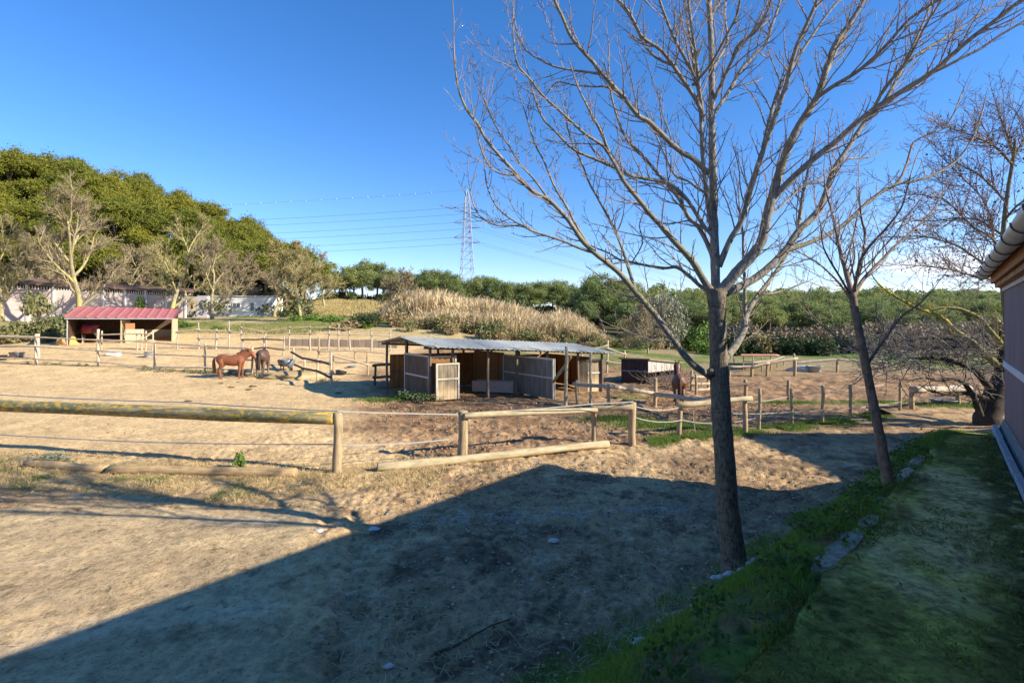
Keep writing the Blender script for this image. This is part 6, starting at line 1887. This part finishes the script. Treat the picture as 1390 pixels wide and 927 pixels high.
# bright fringe under the wire fence
n = 26000
x = rng.uniform(2.6, 10.8, n); y = fence_y(x) - .15 + rng.normal(0, .22, n)
k = fbm(x, y, .55, 4, 11); keep = (k > .42) & (x > 3.0)
x, y = x[keep], y[keep]
blades('fringe_grass', 'bright green grass fringe under the thin wire fence', np.stack([x, y, H(x, y)], 1), .03, .10, .005, M_grassB, .8)
n = 14000
c = [(3.6, 13.4, .8), (4.4, 13.0, .5), (2.9, 14.2, .6), (12.5, 17.6, .9), (14.5, 16.8, 1.0), (9.5, 17.5, .7), (-4.4, 17.5, .6)]
L_ = []
for cx, cy, r in c:
    xx = rng.normal(cx, r * .7, 2200); yy = rng.normal(cy, r * .3, 2200); L_.append(np.stack([xx, yy, H(xx, yy)], 1))
blades('paddock_grass', 'green grass patches in the churned paddock', np.concatenate(L_), .03, .12, .007, M_grassB, .8)
# dry grass outside the left fence, with a few green tufts
n = 42000
x = rng.uniform(-12, -1.2, n); y = fence_y(x) + rng.uniform(-1.7, .35, n)
k = fbm(x, y, .5, 4, 11) * .6 + fbm(x, y, 1.5, 3, 8) * .4; keep = k > .47
x, y = x[keep], y[keep]
blades('dry_grass', 'dry yellow grass along the outside of the lichened rail', np.stack([x, y, H(x, y)], 1), .02, .10, .0035, M_drygrass, 1.3)
n = 9000
x = rng.uniform(-12, -4.0, n); y = fence_y(x) + rng.uniform(-1.7, -.3, n); k = fbm(x, y, .55, 5, 11); keep = k > .60
x, y = x[keep], y[keep]
blades('green_tufts', 'green grass tufts in the dry grass on the left', np.stack([x, y, H(x, y)], 1), .03, .09, .0045, M_grassB, 1.0)
# bank grass in the distance
n = 26000
d = rng.uniform(41, 56, n); u = rng.uniform(225, 560, n); x = (u - U0) / F * d; k = fbm(x, d, 7, 4, 31)
keep = k < .48; x, d = x[keep], d[keep]
blades('far_grass', 'green grass on the bank behind the fences', np.stack([x, d, H(x, d)], 1), .08, .25, .03, m_leaf('far_bank_grass', (.14, .16, .04), (.24, .24, .08), .25), .8)
n = 30000
d = rng.uniform(58, 84, n); u = rng.uniform(395, 560, n); x = (u - U0) / F * d
blades('meadow_grass', 'dry tan meadow grass on the mound', np.stack([x, d, H(x, d)], 1), .15, .45, .05, m_leaf('meadow_straw', (.36, .29, .12), (.52, .42, .2), .25), .8)
# straw scraps on the shaded lane
n = 9000
x = rng.uniform(-4.5, 5.5, n); y = rng.uniform(3.6, 9.8, n); a_, p_ = ap(x, y)
keep = (p_ > ge(a_) * .8) & (y < fence_y(x)) & (fbm(x, y, 1.3, 3, 66) > .42)
x, y = x[keep], y[keep]; n = len(x)
L = rng.uniform(.015, .07, n); az = rng.uniform(0, 6.28, n); w_ = .0026
dx, dy = np.cos(az) * L, np.sin(az) * L; nx, ny = -np.sin(az) * w_, np.cos(az) * w_; z = H(x, y) + .018 + rng.uniform(-.01, .015, n)
V = np.stack([np.stack([x - dx + nx, y - dy + ny, z], 1), np.stack([x - dx - nx, y - dy - ny, z], 1), np.stack([x + dx - nx, y + dy - ny, z + .012], 1), np.stack([x + dx + nx, y + dy + ny, z + .012], 1)], 1).reshape(-1, 3)
tag(link('straw_scraps', np_mesh('straw_scraps', V, np.arange(4 * n).reshape(n, 4)), M_drygrass), 'scattered straw on the shaded lane', 'straw', None, 'stuff')
# gravel
def pebbles(name, label, X, Y, smin, smax, c0, c1):
    bm = bmesh.new(); bmesh.ops.create_icosphere(bm, subdivisions=1, radius=1)
    v0 = np.array([v.co[:] for v in bm.verts]); f0 = np.array([[v.index for v in f.verts] for f in bm.faces]); bm.free()
    n = len(X); Z = H(X, Y)
    s = (smin + (smax - smin) * rng.random(n) ** 2.2)[:, None, None] * rng.uniform(.6, 1.3, (n, 1, 3)); s[:, :, 2] *= .6
    j = 1 + rng.uniform(-.25, .25, (n, len(v0), 1))
    V = v0[None] * j * s + np.stack([X, Y, Z], 1)[:, None, :]
    Fq = (f0[None] + (np.arange(n) * len(v0))[:, None, None]).reshape(-1, 3)
    return tag(link(name, np_mesh(name, V.reshape(-1, 3), Fq, 3), m_leaf(name + '_stone', c0, c1, 0)), label, 'gravel', None, 'stuff')
n = 190
x = rng.uniform(-1.8, 2.8, n); y = 7.1 + .12 * (x + .5) + rng.normal(0, .22, n)
pebbles('rubble_gravel', 'pale rubble in a line across the shaded lane', x, y, .007, .026, (.26, .24, .22), (.46, .44, .42))
n = 11000
x = rng.uniform(-8, 5.5, n); y = rng.uniform(3.6, 10, n); a_, p_ = ap(x, y); k = (p_ > ge(a_) * .7) & (y < fence_y(x) - .2)
pebbles('loose_gravel', 'small loose stones scattered over the lane', x[k], y[k], .003, .021, (.20, .14, .085), (.50, .40, .28))
n = 5200
x = rng.uniform(-5, 9, n); y = rng.uniform(10, 20, n); k = (y > fence_y(x) + .2) & (fbm(x, y, 1.4, 3, 13) > .4) & (x > np.interp(y, [9, 11, 14, 18, 23], [-2, -2.4, -3.8, -5.4, -7]))
pebbles('soil_clods', 'brown clods of churned soil in the paddock', x[k], y[k], .014, .05, (.17, .10, .055), (.34, .22, .12))
n = 3200
x = rng.uniform(-5, 5.5, n); y = rng.uniform(3.5, 9.8, n); a_, p_ = ap(x, y); k = (p_ > ge(a_) * .85) & (y < fence_y(x) - .2) & (fbm(x, y, .45, 3, 77) > .58)
pebbles('dung_crumbs', 'dark crumbs of dung and mud trodden into the lane', x[k], y[k], .005, .016, (.08, .05, .03), (.18, .12, .07))
n = 2500
x = rng.uniform(-16, 0, n); y = rng.uniform(9.5, 24, n); k = (y > fence_y(x) + .3) & (fbm(x, y, 2.0, 4, 78) > .52)
pebbles('arena_clods', 'small sandy clods on the pale arena', x[k], y[k], .008, .03, (.26, .17, .09), (.56, .40, .22))
# white stones at the foot of the tree
base = G(1000, 775)
spots = [(-.20, -.10, .05), (-.13, -.17, .062), (-.03, -.20, .045), (.07, -.19, .05), (.15, -.14, .058), (.19, -.06, .04), (-.24, -.03, .038), (.22, .03, .045)]
for i, (dx, dy, s) in enumerate(spots):
    x, y = base.x + dx, base.y + dy
    lump('foot_stone', 'whitish stone in the ring round the foot of the big bare tree', 'stone', Vector((x, y, Hf(x, y) + s * .2)), (s * 1.2, s * .85, s * .7), (.42, .43, .45), (.60, .61, .62), i + 3, .6, 'stones round the tree foot', 2, .3, 12)
for i, (u, v, s, lab) in enumerate(((868, 872, .045, 'white lump lying in the dark grass at the bottom of the picture'), (508, 719, .05, 'pale stone at the sunlit end of the tree shadow'), (752, 735, .05, 'flat pale stone in the middle of the shaded lane'), (432, 722, .05, 'grey stone beside the edge of the hard pale ground'), (528, 905, .03, 'small white scrap on the shaded lane by the dark rut'))):
    g = G(u, v); lump('loose_stone', lab, 'stone', g + Vector((0, 0, s * .15)), (s * 1.5, s, s * .6), (.46, .45, .43), (.62, .61, .6), i + 40, .6, None, 2, .35, 12)
# broken concrete at the path edge
for i, (a, p, s, lab) in enumerate(((3.95, .60, (.20, .07, .04), 'broken slab of pale concrete sticking out of the path edge'), (5.6, .42, (.08, .05, .035), 'small concrete lump on the path edge beyond the broken slab'), (6.6, .30, (.13, .05, .035), 'long concrete fragment on the path edge by the leaning tree'), (7.3, .24, (.09, .05, .035), 'grey concrete fragment on the path edge just past the leaning tree'), (4.5, .54, (.09, .05, .03), 'middle concrete chunk next to the broken slab'))):
    x, y = from_ap(a, p)
    o = lump('concrete_fragment', lab, 'concrete', Vector((x, y, float(terrace(a)) - .045)), s, (.20, .19, .165), (.30, .29, .26), i + 60, .6, None, 3, .25, 10)
    o.rotation_euler = (.1, .12, math.atan2(BA[1], BA[0]) + random.uniform(-.2, .2))
# dead leaves on the path and the bank
n = 1500
a = rng.uniform(1.6, 10, n); p = rng.uniform(-.45, 1.9, n)
on = p < pe(a) - .03
x, y = from_ap(a, p); z = np.where(on, terrace(a) + .022, H(x, y) + rng.uniform(.01, .05, n))
keep = (p < ge(a)) & (fbm(x, y, .6, 3, 121) > np.where(on, .50, .42))
V, Q = leaf_quads(np.stack([x, y, z], 1)[keep], .014, .6, 1.8)
tag(link('dead_leaves', np_mesh('dead_leaves', V, Q), m_leaf('dead_leaf', (.14, .09, .045), (.30, .21, .12), .1)), 'small dead leaves scattered over the mossy path and bank', 'leaves', None, 'stuff')
# pale broken kerb slabs along the path edge
def slab(a0, a1, p0, p1, wd, lab, seed):
    rs = random.Random(seed); n = 9
    L = []; Rr = []
    for i in range(n + 1):
        t = i / n; a = a0 + (a1 - a0) * t; p = p0 + (p1 - p0) * t
        L.append(from_ap(a + rs.uniform(-.02, .02), p + wd * (.5 + rs.uniform(-.12, .12)) * (1 - abs(2 * t - 1) ** 4 * .6)))
        Rr.append(from_ap(a + rs.uniform(-.02, .02), p - wd * (.5 + rs.uniform(-.12, .12)) * (1 - abs(2 * t - 1) ** 4 * .6)))
    ring = L + Rr[::-1]
    zc = float(terrace((a0 + a1) / 2)) + .014
    top = [Vector((x, y, zc + rs.uniform(-.012, .012))) for x, y in ring]
    mb = MB().quad_prism(top, [Vector((v.x, v.y, zc - .2)) for v in top])
    m = bpy.data.materials.get('pale_kerb_concrete') or m_noise('pale_kerb_concrete', (.24, .22, .15), (.52, .48, .36), 16, .95, .8, det=9, dist=.02)
    return tag(mb.build('concrete_chunk', m), lab, 'concrete', None, 'thing')
slab(3.62, 4.55, .60, .47, .13, 'long pale broken kerb slab on the path edge behind the big tree', 1)
slab(4.62, 4.95, .47, .42, .10, 'short pale kerb piece next to the long broken slab', 2)
slab(6.1, 6.75, .36, .28, .10, 'pale kerb slab at the foot of the leaning tree', 3)
slab(6.85, 7.5, .27, .20, .10, 'pale kerb slab just beyond the leaning tree', 4)
# a stick in the rut
g0, g1 = G(590, 890), G(690, 845)
tag(log('stick', g0 + Vector((0, 0, .02)), g1 + Vector((0, 0, .025)), .012, .007, M_darkrail, None, 6), 'dark stick lying in the shaded lane near the bottom', 'stick')
